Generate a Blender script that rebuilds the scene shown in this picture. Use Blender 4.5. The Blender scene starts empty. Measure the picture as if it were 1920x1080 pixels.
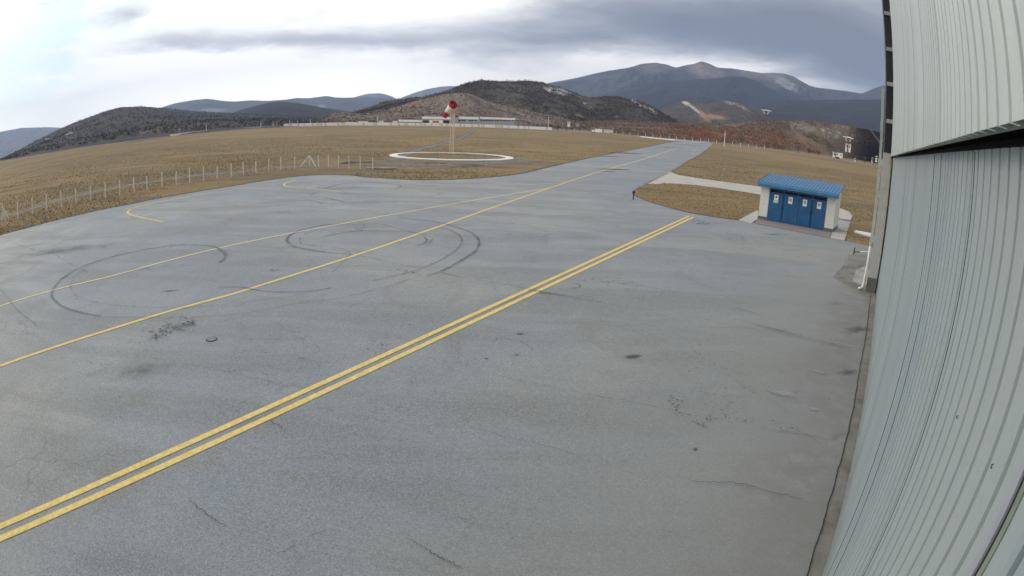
import bpy, bmesh, math, random
import numpy as np
from mathutils import Vector, Matrix, noise, geometry
random.seed(7); rng = np.random.default_rng(7)
scene = bpy.context.scene
COL = scene.collection
R = math.radians

# ------------------------------------------------------------------ survey of the place
# Camera model recovered from the photograph (wide security-camera lens) - used to survey
# where things stand on the ground plane z = 0, in metres.
CA, CB, CC = 0.90517206, -0.14819579, 0.19793103
PITCH, ROLL, CAMH = 0.27901554, 0.04224035, 5.4
def cam_axes():
    cp, sp = math.cos(PITCH), math.sin(PITCH)
    f = np.array([0, cp, -sp]); u0 = np.array([0, sp, cp]); r0 = np.array([1., 0, 0])
    c, s = math.cos(ROLL), math.sin(ROLL)
    return c*r0+s*u0, -s*r0+c*u0, f
AR, AU, AF = cam_axes()
def ray(x, y):
    u, v = (x-960)/1000, (540-y)/1000
    q = math.hypot(u, v)+1e-9; th = CA*q+CB*q**3+CC*q**4
    s = math.sin(th)
    return AR*(u/q*s)+AU*(v/q*s)+AF*math.cos(th)
def G(x, y, z=0.0, far=900):
    d = ray(x, y)
    k = (CAMH-z)/max(-d[2], 1e-4)
    h = math.hypot(d[0], d[1])*k
    if h > far: k *= far/h
    return (d[0]*k, d[1]*k)
def P(x, y, D):
    d = ray(x, y); k = D/math.hypot(d[0], d[1])
    return Vector((d[0]*k, d[1]*k, CAMH+d[2]*k))
def gl(pts): return [G(*p) for p in pts]
def to_px(V):
    V = np.asarray(V, float)-np.array([0, 0, CAMH]); V = V/np.linalg.norm(V, axis=1)[:, None]
    a, b, c = V@AR, V@AU, V@AF
    th = np.arccos(np.clip(c, -1, 1)); q = th.copy()/CA
    for _ in range(12):
        q = q-(CA*q+CB*q**3+CC*q**4-th)/(CA+3*CB*q*q+4*CC*q**3)
    h = np.hypot(a, b)+1e-9
    return 960+1000*q*a/h, 540-1000*q*b/h
WA = 0.96491078                                    # heading of the hangar front
Wd = np.array([math.cos(WA), math.sin(WA)]); Nd = np.array([-Wd[1], Wd[0]])

# ------------------------------------------------------------------ helpers
def tag(o, label=None, cat=None, group=None, kind=None):
    if label: o['label'] = label
    if cat: o['category'] = cat
    if group: o['group'] = group
    if kind: o['kind'] = kind
    return o
def empty(name, loc=(0, 0, 0), rz=0, parent=None):
    o = bpy.data.objects.new(name, None); COL.objects.link(o)
    o.location = loc; o.rotation_euler = (0, 0, rz)
    if parent: o.parent = parent
    return o
class MB:
    def __init__(s): s.v = []; s.f = []; s.a = []; s.c = []
    def add(s, vs, fs, col=None, al=None):
        n = len(s.v); s.v += [tuple(p) for p in vs]; s.f += [tuple(i+n for i in f) for f in fs]
        s.c += [col]*len(vs) if not isinstance(col, list) else col
        s.a += [1.0]*len(vs) if al is None else list(al)
    def box(s, x0, x1, y0, y1, z0, z1, col=None):
        v = [(x0,y0,z0),(x1,y0,z0),(x1,y1,z0),(x0,y1,z0),(x0,y0,z1),(x1,y0,z1),(x1,y1,z1),(x0,y1,z1)]
        s.add(v, [(0,3,2,1),(4,5,6,7),(0,1,5,4),(1,2,6,5),(2,3,7,6),(3,0,4,7)], col)
    def tube(s, pts, r, n=8, col=None, cap=True):
        pts = [Vector(p) for p in pts]; rs = r if isinstance(r, (list, tuple)) else [r]*len(pts)
        vs = []; fs = []
        up = None
        for i, p in enumerate(pts):
            t = (pts[min(i+1, len(pts)-1)]-pts[max(i-1, 0)]).normalized()
            if up is None: up = Vector((0, 0, 1)) if abs(t.z) < .9 else Vector((1, 0, 0))
            a = t.cross(up).normalized(); b = a.cross(t).normalized()
            up = b
            for k in range(n):
                th = 2*math.pi*k/n
                vs.append(p+a*rs[i]*math.cos(th)+b*rs[i]*math.sin(th))
        for i in range(len(pts)-1):
            for k in range(n):
                fs.append((i*n+k, i*n+(k+1) % n, (i+1)*n+(k+1) % n, (i+1)*n+k))
        if cap: fs += [tuple(range(n))[::-1], tuple(range((len(pts)-1)*n, len(pts)*n))]
        s.add(vs, fs, col)
    def prism(s, prof, ax0, ax1, plane='xz'):
        # profile polygon extruded
        n = len(prof)
        if plane == 'xz': v = [(a, ax0, b) for a, b in prof]+[(a, ax1, b) for a, b in prof]
        elif plane == 'yz': v = [(ax0, a, b) for a, b in prof]+[(ax1, a, b) for a, b in prof]
        else: v = [(a, b, ax0) for a, b in prof]+[(a, b, ax1) for a, b in prof]
        f = [tuple(range(n)), tuple(range(2*n-1, n-1, -1))]+[(i, i+n, (i+1) % n+n, (i+1) % n) for i in range(n)]
        s.add(v, f)
    def build(s, name, m, parent=None, smooth=False):
        me = bpy.data.meshes.new(name); me.from_pydata(s.v, [], s.f)
        if any(c is not None for c in s.c):
            ca = me.color_attributes.new('tint', 'FLOAT_COLOR', 'POINT')
            ca.data.foreach_set('color', np.array([(c or (1,1,1))+(1.0,) if c is None or len(c) == 3 else c for c in s.c], 'f').ravel())
        if any(a != 1.0 for a in s.a):
            at = me.attributes.new('alpha', 'FLOAT', 'POINT'); at.data.foreach_set('value', np.array(s.a, 'f'))
        me.materials.append(m)
        bm = bmesh.new(); bm.from_mesh(me); bmesh.ops.recalc_face_normals(bm, faces=bm.faces); bm.to_mesh(me); bm.free()
        if smooth: me.polygons.foreach_set('use_smooth', [True]*len(me.polygons))
        o = bpy.data.objects.new(name, me); COL.objects.link(o)
        if parent: o.parent = parent
        return o

# ------------------------------------------------------------------ materials
def mat(name, base=(.5,.5,.5), rough=.7, metal=0, spec=.5):
    m = bpy.data.materials.new(name); m.use_nodes = True
    b = m.node_tree.nodes['Principled BSDF']
    b.inputs['Base Color'].default_value = (*base, 1); b.inputs['Roughness'].default_value = rough
    b.inputs['Metallic'].default_value = metal; b.inputs['Specular IOR Level'].default_value = spec
    return m
class NT:
    def __init__(s, tree): s.t = tree; s.n = tree.nodes; s.l = tree.links
    def new(s, t, **k):
        o = s.n.new(t)
        for a, b in k.items(): setattr(o, a, b)
        return o
    def put(s, sock, v):
        if isinstance(v, bpy.types.NodeSocket): s.l.new(v, sock)
        else:
            try: sock.default_value = v
            except Exception: sock.default_value = (*v, 1)
    def math(s, op, a, b=0.0, c=None, clamp=False):
        o = s.new('ShaderNodeMath', operation=op, use_clamp=clamp)
        s.put(o.inputs[0], a); s.put(o.inputs[1], b)
        if c is not None: s.put(o.inputs[2], c)
        return o.outputs[0]
    def noise(s, vec, scale, detail=4, rough=.55, dist=0.0):
        o = s.new('ShaderNodeTexNoise'); s.l.new(vec, o.inputs['Vector'])
        o.inputs['Scale'].default_value = scale; o.inputs['Detail'].default_value = detail
        o.inputs['Roughness'].default_value = rough; o.inputs['Distortion'].default_value = dist
        return o.outputs['Fac']
    def mapr(s, v, a, b, c=0.0, d=1.0, smooth=True):
        o = s.new('ShaderNodeMapRange'); o.interpolation_type = 'SMOOTHSTEP' if smooth else 'LINEAR'
        s.put(o.inputs[0], v)
        for i, x in enumerate((a, b, c, d)): s.put(o.inputs[i+1], x)
        return o.outputs[0]
    def mix(s, f, a, b, mode='MIX'):
        o = s.new('ShaderNodeMix', data_type='RGBA', blend_type=mode)
        s.put(o.inputs[0], f)
        for i, x in ((6, a), (7, b)):
            if isinstance(x, bpy.types.NodeSocket): s.l.new(x, o.inputs[i])
            else: o.inputs[i].default_value = (*x, 1) if len(x) == 3 else x
        return o.outputs[2]
    def scalevec(s, vec, sc):
        o = s.new('ShaderNodeMapping'); s.l.new(vec, o.inputs[0]); o.inputs['Scale'].default_value = sc
        return o.outputs[0]
def mt(name, **k):
    m = mat(name, **k); t = NT(m.node_tree); b = m.node_tree.nodes['Principled BSDF']
    tc = t.new('ShaderNodeTexCoord')
    return m, t, b, tc.outputs['Object']
def bump(t, b, h, strength, dist=.02):
    o = t.new('ShaderNodeBump'); o.inputs['Strength'].default_value = strength; o.inputs['Distance'].default_value = dist
    t.l.new(h, o.inputs['Height']); t.l.new(o.outputs[0], b.inputs['Normal'])

def m_simple(name, col, rough=.7, var=.15, scale=3.0, metal=0, dirt=None):
    m, t, b, oc = mt(name, base=col, rough=rough, metal=metal)
    n = t.noise(oc, scale, 5); n2 = t.noise(oc, scale*9, 3)
    f = t.mapr(t.math('ADD', t.math('MULTIPLY', n, .7), t.math('MULTIPLY', n2, .3)), .3, .7)
    lo = tuple(c*(1-var) for c in col); hi = tuple(min(1, c*(1+var)) for c in col)
    c = t.mix(f, lo, hi)
    if dirt:
        c = t.mix(t.mapr(t.noise(oc, scale*.7, 6, .7), .56, .75, 0, .8), c, dirt)
    t.l.new(c, b.inputs['Base Color'])
    return m

# asphalt
m_asphalt, t, b, oc = mt('asphalt', rough=.72, spec=.35)
big = t.noise(oc, .035, 5, .6, .5); med = t.noise(oc, .35, 6, .62); fin = t.noise(oc, 9, 5, .75); vf = t.noise(oc, 34, 3, .75)
streak = t.noise(t.scalevec(oc, (.10, .45, 1)), 1.0, 6, .6, .6)
c = t.mix(t.mapr(big, .42, .58), (.212, .242, .266), (.292, .300, .284))
c = t.mix(t.mapr(t.noise(oc, .11, 4, .6, .8), .45, .68, 0, .55), c, (.255, .248, .228))
c = t.mix(t.mapr(streak, .44, .62, 0, .62), c, (.170, .178, .176))
c = t.mix(t.mapr(t.noise(t.scalevec(oc, (.5, .22, 1)), 1.0, 6, .65, 1.2), .54, .66, 0, .40), c, (.19, .182, .165))
c = t.mix(t.mapr(med, .52, .75, 0, .45), c, (.325, .335, .340))
c = t.mix(t.mapr(t.noise(oc, .9, 7, .7), .60, .74, 0, .30), c, (.075, .078, .082))
vo = t.new('ShaderNodeTexVoronoi', feature='DISTANCE_TO_EDGE'); vo.inputs['Scale'].default_value = .33
wv = t.new('ShaderNodeVectorMath', operation='ADD'); ns = t.new('ShaderNodeTexNoise'); ns.inputs['Scale'].default_value = 1.1; ns.inputs['Detail'].default_value = 6; t.l.new(oc, ns.inputs['Vector']); t.l.new(oc, wv.inputs[0])
sc_ = t.new('ShaderNodeVectorMath', operation='SCALE'); sc_.inputs['Scale'].default_value = 1.6; t.l.new(ns.outputs['Color'], sc_.inputs[0]); t.l.new(sc_.outputs[0], wv.inputs[1]); t.l.new(wv.outputs[0], vo.inputs['Vector'])
ck = t.math('MULTIPLY', t.mapr(vo.outputs['Distance'], .010, .002), t.mapr(t.noise(oc, .28, 4, .6), .50, .62))
c = t.mix(t.math('MULTIPLY', ck, .55), c, (.07, .07, .072))
c = t.mix(t.mapr(fin, .3, .7, 0, .45), c, t.mix(.5, c, (.10, .105, .115)))
c = t.mix(t.mapr(vf, .51, .66, 0, .5), c, (.44, .44, .43))
c = t.mix(t.mapr(vf, .47, .32, 0, .6), c, (.07, .072, .076))
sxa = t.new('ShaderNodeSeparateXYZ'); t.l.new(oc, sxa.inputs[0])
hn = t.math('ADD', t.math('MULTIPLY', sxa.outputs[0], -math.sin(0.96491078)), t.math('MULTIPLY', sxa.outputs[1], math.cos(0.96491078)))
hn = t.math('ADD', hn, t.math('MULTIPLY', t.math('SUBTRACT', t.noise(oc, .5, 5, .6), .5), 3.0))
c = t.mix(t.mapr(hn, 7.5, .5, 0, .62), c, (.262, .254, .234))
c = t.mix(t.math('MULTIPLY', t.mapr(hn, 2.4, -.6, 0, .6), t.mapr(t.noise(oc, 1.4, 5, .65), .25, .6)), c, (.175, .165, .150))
t.l.new(c, b.inputs['Base Color'])
t.l.new(t.mapr(med, .35, .7, .6, .82), b.inputs['Roughness'])
bump(t, b, t.math('ADD', fin, vf), .25, .006)

# weathered concrete
def m_conc(name, col, stain=(.10,.095,.085), amt=.5, sc=.6):
    m, t, b, oc = mt(name, rough=.85)
    n1 = t.noise(oc, sc, 7, .65, .6); n2 = t.noise(oc, sc*14, 4, .6); n3 = t.noise(oc, 45, 3, .6)
    c = t.mix(t.mapr(n1, .42, .72, 0, amt), col, stain)
    c = t.mix(t.mapr(n2, .3, .7, 0, .25), c, tuple(x*.65 for x in col))
    c = t.mix(t.mapr(n3, .5, .8, 0, .3), c, tuple(min(1, x*1.3) for x in col))
    t.l.new(c, b.inputs['Base Color']); bump(t, b, n3, .2, .005)
    return m
m_path = m_conc('pale_concrete', (.46, .435, .38), amt=.35)
m_slab = m_conc('grey_concrete', (.36, .34, .31), amt=.6, sc=1.5)
m_apconc = m_conc('stained_concrete', (.215, .20, .175), stain=(.075, .068, .058), amt=.8, sc=.9)
m_plinth = m_conc('plinth_concrete', (.17, .155, .135), amt=.6, sc=2)
m_column = m_conc('painted_concrete', (.52,.50,.46), amt=.25, sc=.8)
m_render = m_conc('cream_render', (.74, .73, .64), stain=(.40,.37,.28), amt=.35, sc=1.2)
m_whiteconc = m_conc('white_painted_concrete', (.80, .77, .72), stain=(.35,.31,.25), amt=.45, sc=.5)

# pavers before the kiosk
m_paver, t, b, oc = mt('red_paver', rough=.9)
br = t.new('ShaderNodeTexBrick'); t.l.new(oc, br.inputs[0]); br.inputs['Scale'].default_value = 4
br.inputs['Color1'].default_value = (.30,.235,.22,1); br.inputs['Color2'].default_value = (.25,.21,.20,1); br.inputs['Mortar'].default_value = (.13,.115,.10,1)
br.inputs['Mortar Size'].default_value = .03
t.l.new(t.mix(t.mapr(t.noise(oc, 1.3, 6), .4, .7, 0, .5), br.outputs[0], (.20,.18,.165)), b.inputs['Base Color'])

# dry grass field
m_grass, t, b, oc = mt('dry_grass', rough=.95, spec=.1)
n1 = t.noise(oc, .012, 5, .6, .4); n2 = t.noise(t.scalevec(oc, (.35, 1, 1)), .22, 7, .68, .5); n3 = t.noise(oc, 1.6, 6, .7); n4 = t.noise(oc, 9, 3, .7)
c = t.mix(t.mapr(n1, .38, .62), (.215, .158, .084), (.300, .212, .105))
c = t.mix(t.mapr(n2, .45, .66, 0, .85), c, (.140, .112, .072))
c = t.mix(t.mapr(t.noise(t.scalevec(oc, (.5, 1, 1)), .035, 5, .65, .6), .50, .66, 0, .45), c, (.19, .165, .105))
c = t.mix(t.mapr(n2, .42, .28, 0, .5), c, (.33, .25, .145))
c = t.mix(t.mapr(n3, .55, .72, 0, .7), c, (.075, .060, .042))
c = t.mix(t.mapr(n3, .45, .30, 0, .5), c, (.36, .285, .175))
c = t.mix(t.mapr(n4, .52, .7, 0, .4), c, (.07, .055, .04))
t.l.new(c, b.inputs['Base Color']); bump(t, b, t.math('ADD', n3, t.math('MULTIPLY', n4, .4)), .8, .15)
m_tuft, t, b, oc = mt('grass_blades', rough=.9, spec=.1)
at = t.new('ShaderNodeVertexColor', layer_name='tint'); t.l.new(at.outputs[0], b.inputs['Base Color'])
m_scrub, t, b, oc = mt('scrub_foliage', rough=.95, spec=.1)
at = t.new('ShaderNodeVertexColor', layer_name='tint'); t.l.new(at.outputs[0], b.inputs['Base Color'])
m_edge_shade = m_simple('edge_shade_brown', (.045, .034, .027), .95, .4, 2)
m_bark = m_simple('bark', (.09, .07, .055), .9)

# soft-edged decals: stain / rubber / gravel / worn paint
def m_decal(name, col, sc, lo, hi, maxa=1.0, rough=.85, col2=None, stretch=None):
    m, t, b, oc = mt(name, base=col, rough=rough)
    at = t.new('ShaderNodeAttribute', attribute_name='alpha')
    n = t.noise(t.scalevec(oc, stretch) if stretch else oc, sc, 6, .7)
    a = t.math('ADD', at.outputs['Fac'], t.math('SUBTRACT', n, .5))
    a = t.mapr(a, lo, hi, 0, maxa)
    if col2: t.l.new(t.mix(t.mapr(t.noise(oc, sc*2.1, 5, .7), .35, .68), col, col2), b.inputs['Base Color'])
    tr = t.new('ShaderNodeBsdfTransparent'); mx = t.new('ShaderNodeMixShader')
    t.l.new(a, mx.inputs[0]); t.l.new(tr.outputs[0], mx.inputs[1]); t.l.new(b.outputs[0], mx.inputs[2])
    t.l.new(mx.outputs[0], t.n['Material Output'].inputs['Surface'])
    return m
m_rubber = m_decal('tyre_rubber', (.035,.036,.040), 1.2, .25, 1.15, .44)
m_crack = m_decal('crack_dark', (.018,.018,.018), 3.0, .30, .75, .95)
m_dark = m_decal('dark_stain', (.055,.055,.056), 1.5, .25, .95, .6)
m_pale = m_decal('pale_stain', (.36,.375,.37), .8, .25, 1.2, .55)
m_gravel = m_decal('gravel', (.135,.125,.112), .55, .40, .95, .85, col2=(.26,.24,.21))
m_ypaint = m_decal('yellow_paint', (.66,.47,.10), 5.0, .14, .52, .95, col2=(.80,.63,.25))
m_wpaint = m_decal('faded_paint', (.66,.54,.24), 4.0, .12, .55, .9, col2=(.76,.67,.44))
m_wpaint2 = m_decal('white_line', (.60,.57,.45), 4.0, .25, .75, .65)

# ------------------------------------------------------------------ ground sheets
def sheet(name, pts, z, m, label=None):
    vs = [Vector((p[0], p[1], z)) for p in pts]
    tri = geometry.tessellate_polygon([vs])
    mb = MB(); mb.add(vs, [tuple(q) for q in tri]); o = mb.build(name, m)
    me = o.data
    bm = bmesh.new(); bm.from_mesh(me)
    for f in bm.faces:
        if f.normal.z < 0: f.normal_flip()
    bm.to_mesh(me); bm.free()
    return tag(o, label, None, None, 'structure')
def raised(name, pts, z0, z1, m, kind='structure'):
    vs = [Vector((p[0], p[1], z1)) for p in pts]; n = len(vs)
    tri = geometry.tessellate_polygon([vs])
    mb = MB(); mb.add(vs+[Vector((p[0], p[1], z0)) for p in pts], [tuple(q) for q in tri]+[(i, (i+1) % n, (i+1) % n+n, i+n) for i in range(n)])
    o = mb.build(name, m); return tag(o, kind=kind)
def smooth_line(pts, k=6):
    # Catmull-Rom through ground points
    out = []
    n = len(pts)
    for i in range(n-1):
        p0, p1, p2, p3 = [np.array(pts[max(0, min(n-1, j))], float) for j in (i-1, i, i+1, i+2)]
        for s in range(k):
            u = s/k
            out.append(tuple(.5*((2*p1)+(-p0+p2)*u+(2*p0-5*p1+4*p2-p3)*u*u+(-p0+3*p1-3*p2+p3)*u**3)))
    out.append(tuple(pts[-1])); return out
def ribbon(mb, pts, w, z, al=(0, 1, 0), taper=False, jitter=0.0):
    n = len(pts); vs = []; fs = []; aa = []
    for i, p in enumerate(pts):
        a = np.array(pts[max(0, i-1)]); c = np.array(pts[min(n-1, i+1)]); d = c-a; L = np.hypot(*d)+1e-9
        nn = np.array([-d[1], d[0]])/L; q = np.array(p)+nn*random.uniform(-jitter, jitter)
        ww = w*(1 if not taper else (.25+.75*math.sin(math.pi*min(1, max(0, i/(n-1))))))
        e = 1.0 if not taper else min(1, 4*i/(n-1), 4*(1-i/(n-1)))
        for k, o in enumerate((-.5, 0, .5)):
            vs.append((q[0]+nn[0]*ww*o, q[1]+nn[1]*ww*o, z)); aa.append(al[k]*e if taper else al[k])
    for i in range(n-1):
        for k in (0, 1): fs.append((i*3+k, i*3+k+1, i*3+k+4, i*3+k+3))
    mb.add(vs, fs, None, aa)
def blob(mb, c, rx, ry, rot, z, n=20, peak=1.0, irr=.25):
    ph = [random.uniform(0, 6.28) for _ in range(3)]
    vs = [(c[0], c[1], z)]; aa = [peak]
    for k in range(n):
        t_ = 2*math.pi*k/n
        r = 1+irr*(math.sin(2*t_+ph[0])*.5+math.sin(3*t_+ph[1])*.3+math.sin(5*t_+ph[2])*.3)
        x, y = rx*r*math.cos(t_), ry*r*math.sin(t_)
        vs.append((c[0]+x*math.cos(rot)-y*math.sin(rot), c[1]+x*math.sin(rot)+y*math.cos(rot), z)); aa.append(0)
    mb.add(vs, [(0, 1+k, 1+(k+1) % n) for k in range(n)], None, aa)

S = 12000
mb = MB(); mb.add([(-S,-S,0),(S,-S,0),(S,S,0),(-S,S,0)], [(0,1,2,3)])
tag(mb.build('grass_field', m_grass), kind='structure')

edgeL = [(0,441.6),(59,425.4),(118.5,410),(177.8,396.3),(237,384.4),(296,372.6),(355.6,362),(400,354.8),(445,347.5),(489,340),(530,334.5),(566,330.2),(613,327.6),(652,328.6),(696,333),(755.6,336.8),(800,338.2),(871,336),(942,330.5),(989.6,323),(1037,311.5),(1084,301.2),(1110,295.3),(1185,281.3),(1247.5,268.8),(1272,265.4)]
EL = gl(edgeL)
d0 = np.array(EL[0])-np.array(EL[2]); d0 = d0/np.hypot(*d0)
left_far = tuple(np.array(EL[0])+d0*70)
edgeR = gl([(1340,267.6),(1320,285),(1290,302),(1257.4,323),(1235,334),(1212,346),(1200,351.7),(1191.7,358.3),(1187.5,364.5),(1193,368.5),(1210,376),(1231,383),(1251.7,389),(1276.7,395.4),(1300,401),(1345,408),(1386.5,413.6),(1410,417.5),(1490,434),(1583,452.3),(1610,457.5),(1632.6,463)])
Rt = tuple(np.array(edgeR[-1])+np.array((.73,-.6))*30)
apron_poly = EL+edgeR+[Rt, (60, 10), (60, -60), (-70, -60), left_far]
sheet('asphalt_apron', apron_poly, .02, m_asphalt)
# shade at the apron's outer drop, painted as a dark brown strip
mb = MB(); ribbon(mb, smooth_line(EL[:14], 14), .28, .034, (1,1,1), False, .09); ribbon(mb, smooth_line(EL[13:], 10), .28, .034, (1,1,1), False, .09); ribbon(mb, smooth_line(edgeR[4:17], 4), .12, .034, (1,1,1))
tag(mb.build('edge_shade_strip', m_edge_shade), kind='structure')

# grass island by the kiosk and pale concrete path behind it
isl = gl([(1212,346.5),(1235,346),(1241.7,344.3),(1289,346.5),(1352,354),(1424,365.4),(1436,372),(1430,388),(1421,395),(1385,413)])
path = gl([(1257.4,323),(1271.6,328.6),(1320,336.5),(1367.6,342.8),(1424,350.6),(1452,356),(1452,372),(1424,365.4),(1352,354),(1289,346.5),(1241.7,344.3),(1235,346),(1212,346.5)])
raised('concrete_path', path, 0, .045, m_path)
slabs = []
_raised = raised
def raised(name, pts, *a, **k):
    slabs.append(pts); return _raised(name, pts, *a, **k)
raised('concrete_slab', gl([(1421,394.7),(1385,414),(1408.5,420),(1422,411)]), 0, .06, m_path)
raised('paved_strip', gl([(1420.5,411.5),(1415.5,420),(1555,447.5),(1559,437)]), 0, .055, m_paver)
raised('concrete_slab', gl([(1560,437.5),(1556.5,447.8),(1583,452.6),(1588,437.5)]), 0, .07, m_path)
raised('concrete_slab', gl([(1560.5,437),(1588,437),(1594.5,417),(1570,412)]), 0, .05, m_slab)
raised('concrete_slab', gl([(1565,390),(1573.8,391.6),(1591,397.9),(1598.3,405.7),(1595,414.5),(1566,410)]), 0, .08, m_path)
raised('concrete_slab', gl([(1590,478),(1628,481),(1645,500),(1660,560),(1620,556),(1600,546),(1580,532),(1562,520),(1575,505),(1588,497)]), 0, .026, m_apconc)
raised('concrete_slab', gl([(1605,507),(1622.7,500),(1640,520),(1620,538),(1598,528)]), 0, .034, m_slab)

# strip of dirty concrete along the hangar doors
def H(s, n): q = s*Wd+n*Nd; return (q[0], q[1])
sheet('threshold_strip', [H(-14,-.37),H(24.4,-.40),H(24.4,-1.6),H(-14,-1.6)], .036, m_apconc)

# gravel tracks in the field
mb = MB()
tr_pts = []
def track(px, w, al=(0.05,1,0.05)):
    if w > 3.5: tr_pts.extend([(q[0], q[1], w*.36) for q in smooth_line(gl(px), 8)])
    ribbon(mb, smooth_line(gl(px), 6), w, .012, al)
track([(-40,412),(30,400),(80,385),(130,371),(190,357),(250,346),(300,338.5),(360,330.5),(430,324),(480,319),(530,314.5),(580,310.5),(640,306),(700,304)], 6.0, (0,.95,0))
track([(640,306),(700,306),(745,307),(800,309),(860,308.5),(930,304),(990,300)], 19.0, (.2,.85,.2))
track([(690,316),(760,318),(840,316),(900,309)], 5.0, (0,.8,0))
track([(735,300),(755,292),(790,279),(830,269),(860,260),(885,248),(892,243)], 5.5, (.1,.95,.1))
track([(1257,326),(1330,343),(1424,357)], 3, (0,.4,0))
track([(1258,324),(1300,330),(1367,341),(1424,348),(1470,352)], 2.6, (0,.75,0))
track([(1590,372),(1620,378),(1660,386)], 5, (0,.7,0))
track([(0,312),(60,300),(120,290),(200,277)], 1.8, (0,.5,0))
tag(mb.build('gravel_track', m_gravel), kind='structure')

# markings
mb = MB()
dl_up = [(0,994),(458,785),(648,700),(800,631),(960,560.6),(1100,493.9),(1200,447),(1292.7,406.4)]
dl_lo = [(0,1016),(458,800),(648,714.6),(800,644),(960,572.8),(1100,504.9),(1200,457),(1300.5,408)]
DA = 1.05130029; D = np.array([math.cos(DA), math.sin(DA)]); DN = np.array([-D[1], D[0]])
for px in (dl_up, dl_lo):
    g = gl(px); n = np.mean([np.dot(q, DN) for q in g[1:]]); s1 = np.dot(g[-1], D)
    pts = [tuple(D*s+DN*n) for s in np.linspace(-22, s1, 60)]
    ribbon(mb, pts, .165, .030, (.9,.9,.9))
L1 = gl([(0,575),(103.7,544.4),(207,519.3),(300,494),(400,468.6),(548,437.8),(666.7,415.6),(800,391.6),(918.5,371),(1019.3,354.8),(1034,351)])
L2 = gl([(0,688),(204.4,620),(314,586.3),(400,562.7),(468,543),(654.8,483.7),(800,434),(918.5,391.9),(1037,351),(1096,331),(1165,310)])
ext = lambda L, k: [tuple(np.array(L[0])+(np.array(L[0])-np.array(L[1]))*k)]+L
ribbon(mb, smooth_line(ext(L2, 1.5), 6), .16, .030, (.75,.9,.75))
hook1 = gl([(400,361.6),(326,374),(281.5,382.4),(251.9,390.4),(239.4,397.8),(246,403.7),(266.7,409),(306.7,417)])
hook2 = gl([(583.7,336),(554,339),(538,343),(531.9,346.8),(542,351),(577.8,353.3),(638.5,360)])
ribbon(mb, smooth_line(hook1[2:], 8), .16, .030, (.9,.9,.9)); ribbon(mb, smooth_line(hook2[1:], 8), .16, .030, (.9,.9,.9))
tag(mb.build('yellow_marking', m_ypaint), kind='structure')
mb = MB()
ribbon(mb, smooth_line(ext(L1, 1.5), 6), .14, .030, (.8,.9,.8))
ribbon(mb, smooth_line(gl([(1165,310),(1210,297.5),(1245,286),(1270,278)]), 6), .22, .030, (.5,.8,.5))
ribbon(mb, smooth_line(hook1[:3], 6), .15, .0305, (.8,.9,.8))
ribbon(mb, smooth_line(gl([(266.7,406),(287.4,401.6)]), 4), .15, .031, (.8,.9,.8)); ribbon(mb, smooth_line(gl([(575,352.7),(594,349.8)]), 4), .15, .031, (.8,.9,.8))
tag(mb.build('faded_marking', m_wpaint), kind='structure')
mb = MB()
e1 = gl([(0,450.5),(59,432.5),(118.5,418.5),(177.8,406.7),(237,394.6),(262,388),])
ribbon(mb, smooth_line(ext(e1, 1), 6), .13, .030, (.8,.9,.8))
e2 = gl([(400,362.8),(459,353.3),(512.6,346),(535,342.6)])
ribbon(mb, smooth_line(e2, 6), .14, .030, (.8,.9,.8))
e3 = gl([(583.7,336),(643,335),(681.5,337),(755.6,342.4),(800,345.2),(874,347.4),(948,347.4),(1007,346),(1052,343),(1064,341.5)])
ribbon(mb, smooth_line(e3, 6), .20, .030, (.8,.9,.8))
ribbon(mb, smooth_line(gl([(1087,335.4),(1140,333.5),(1200,334),(1240,336.5)]), 6), .2, .030, (.5,.7,.5))
ribbon(mb, smooth_line(gl([(1184,384.5),(1200,386.5)]), 3), .25, .030, (.5,1,.5))
tag(mb.build('white_marking', m_wpaint2), kind='structure')

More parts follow.
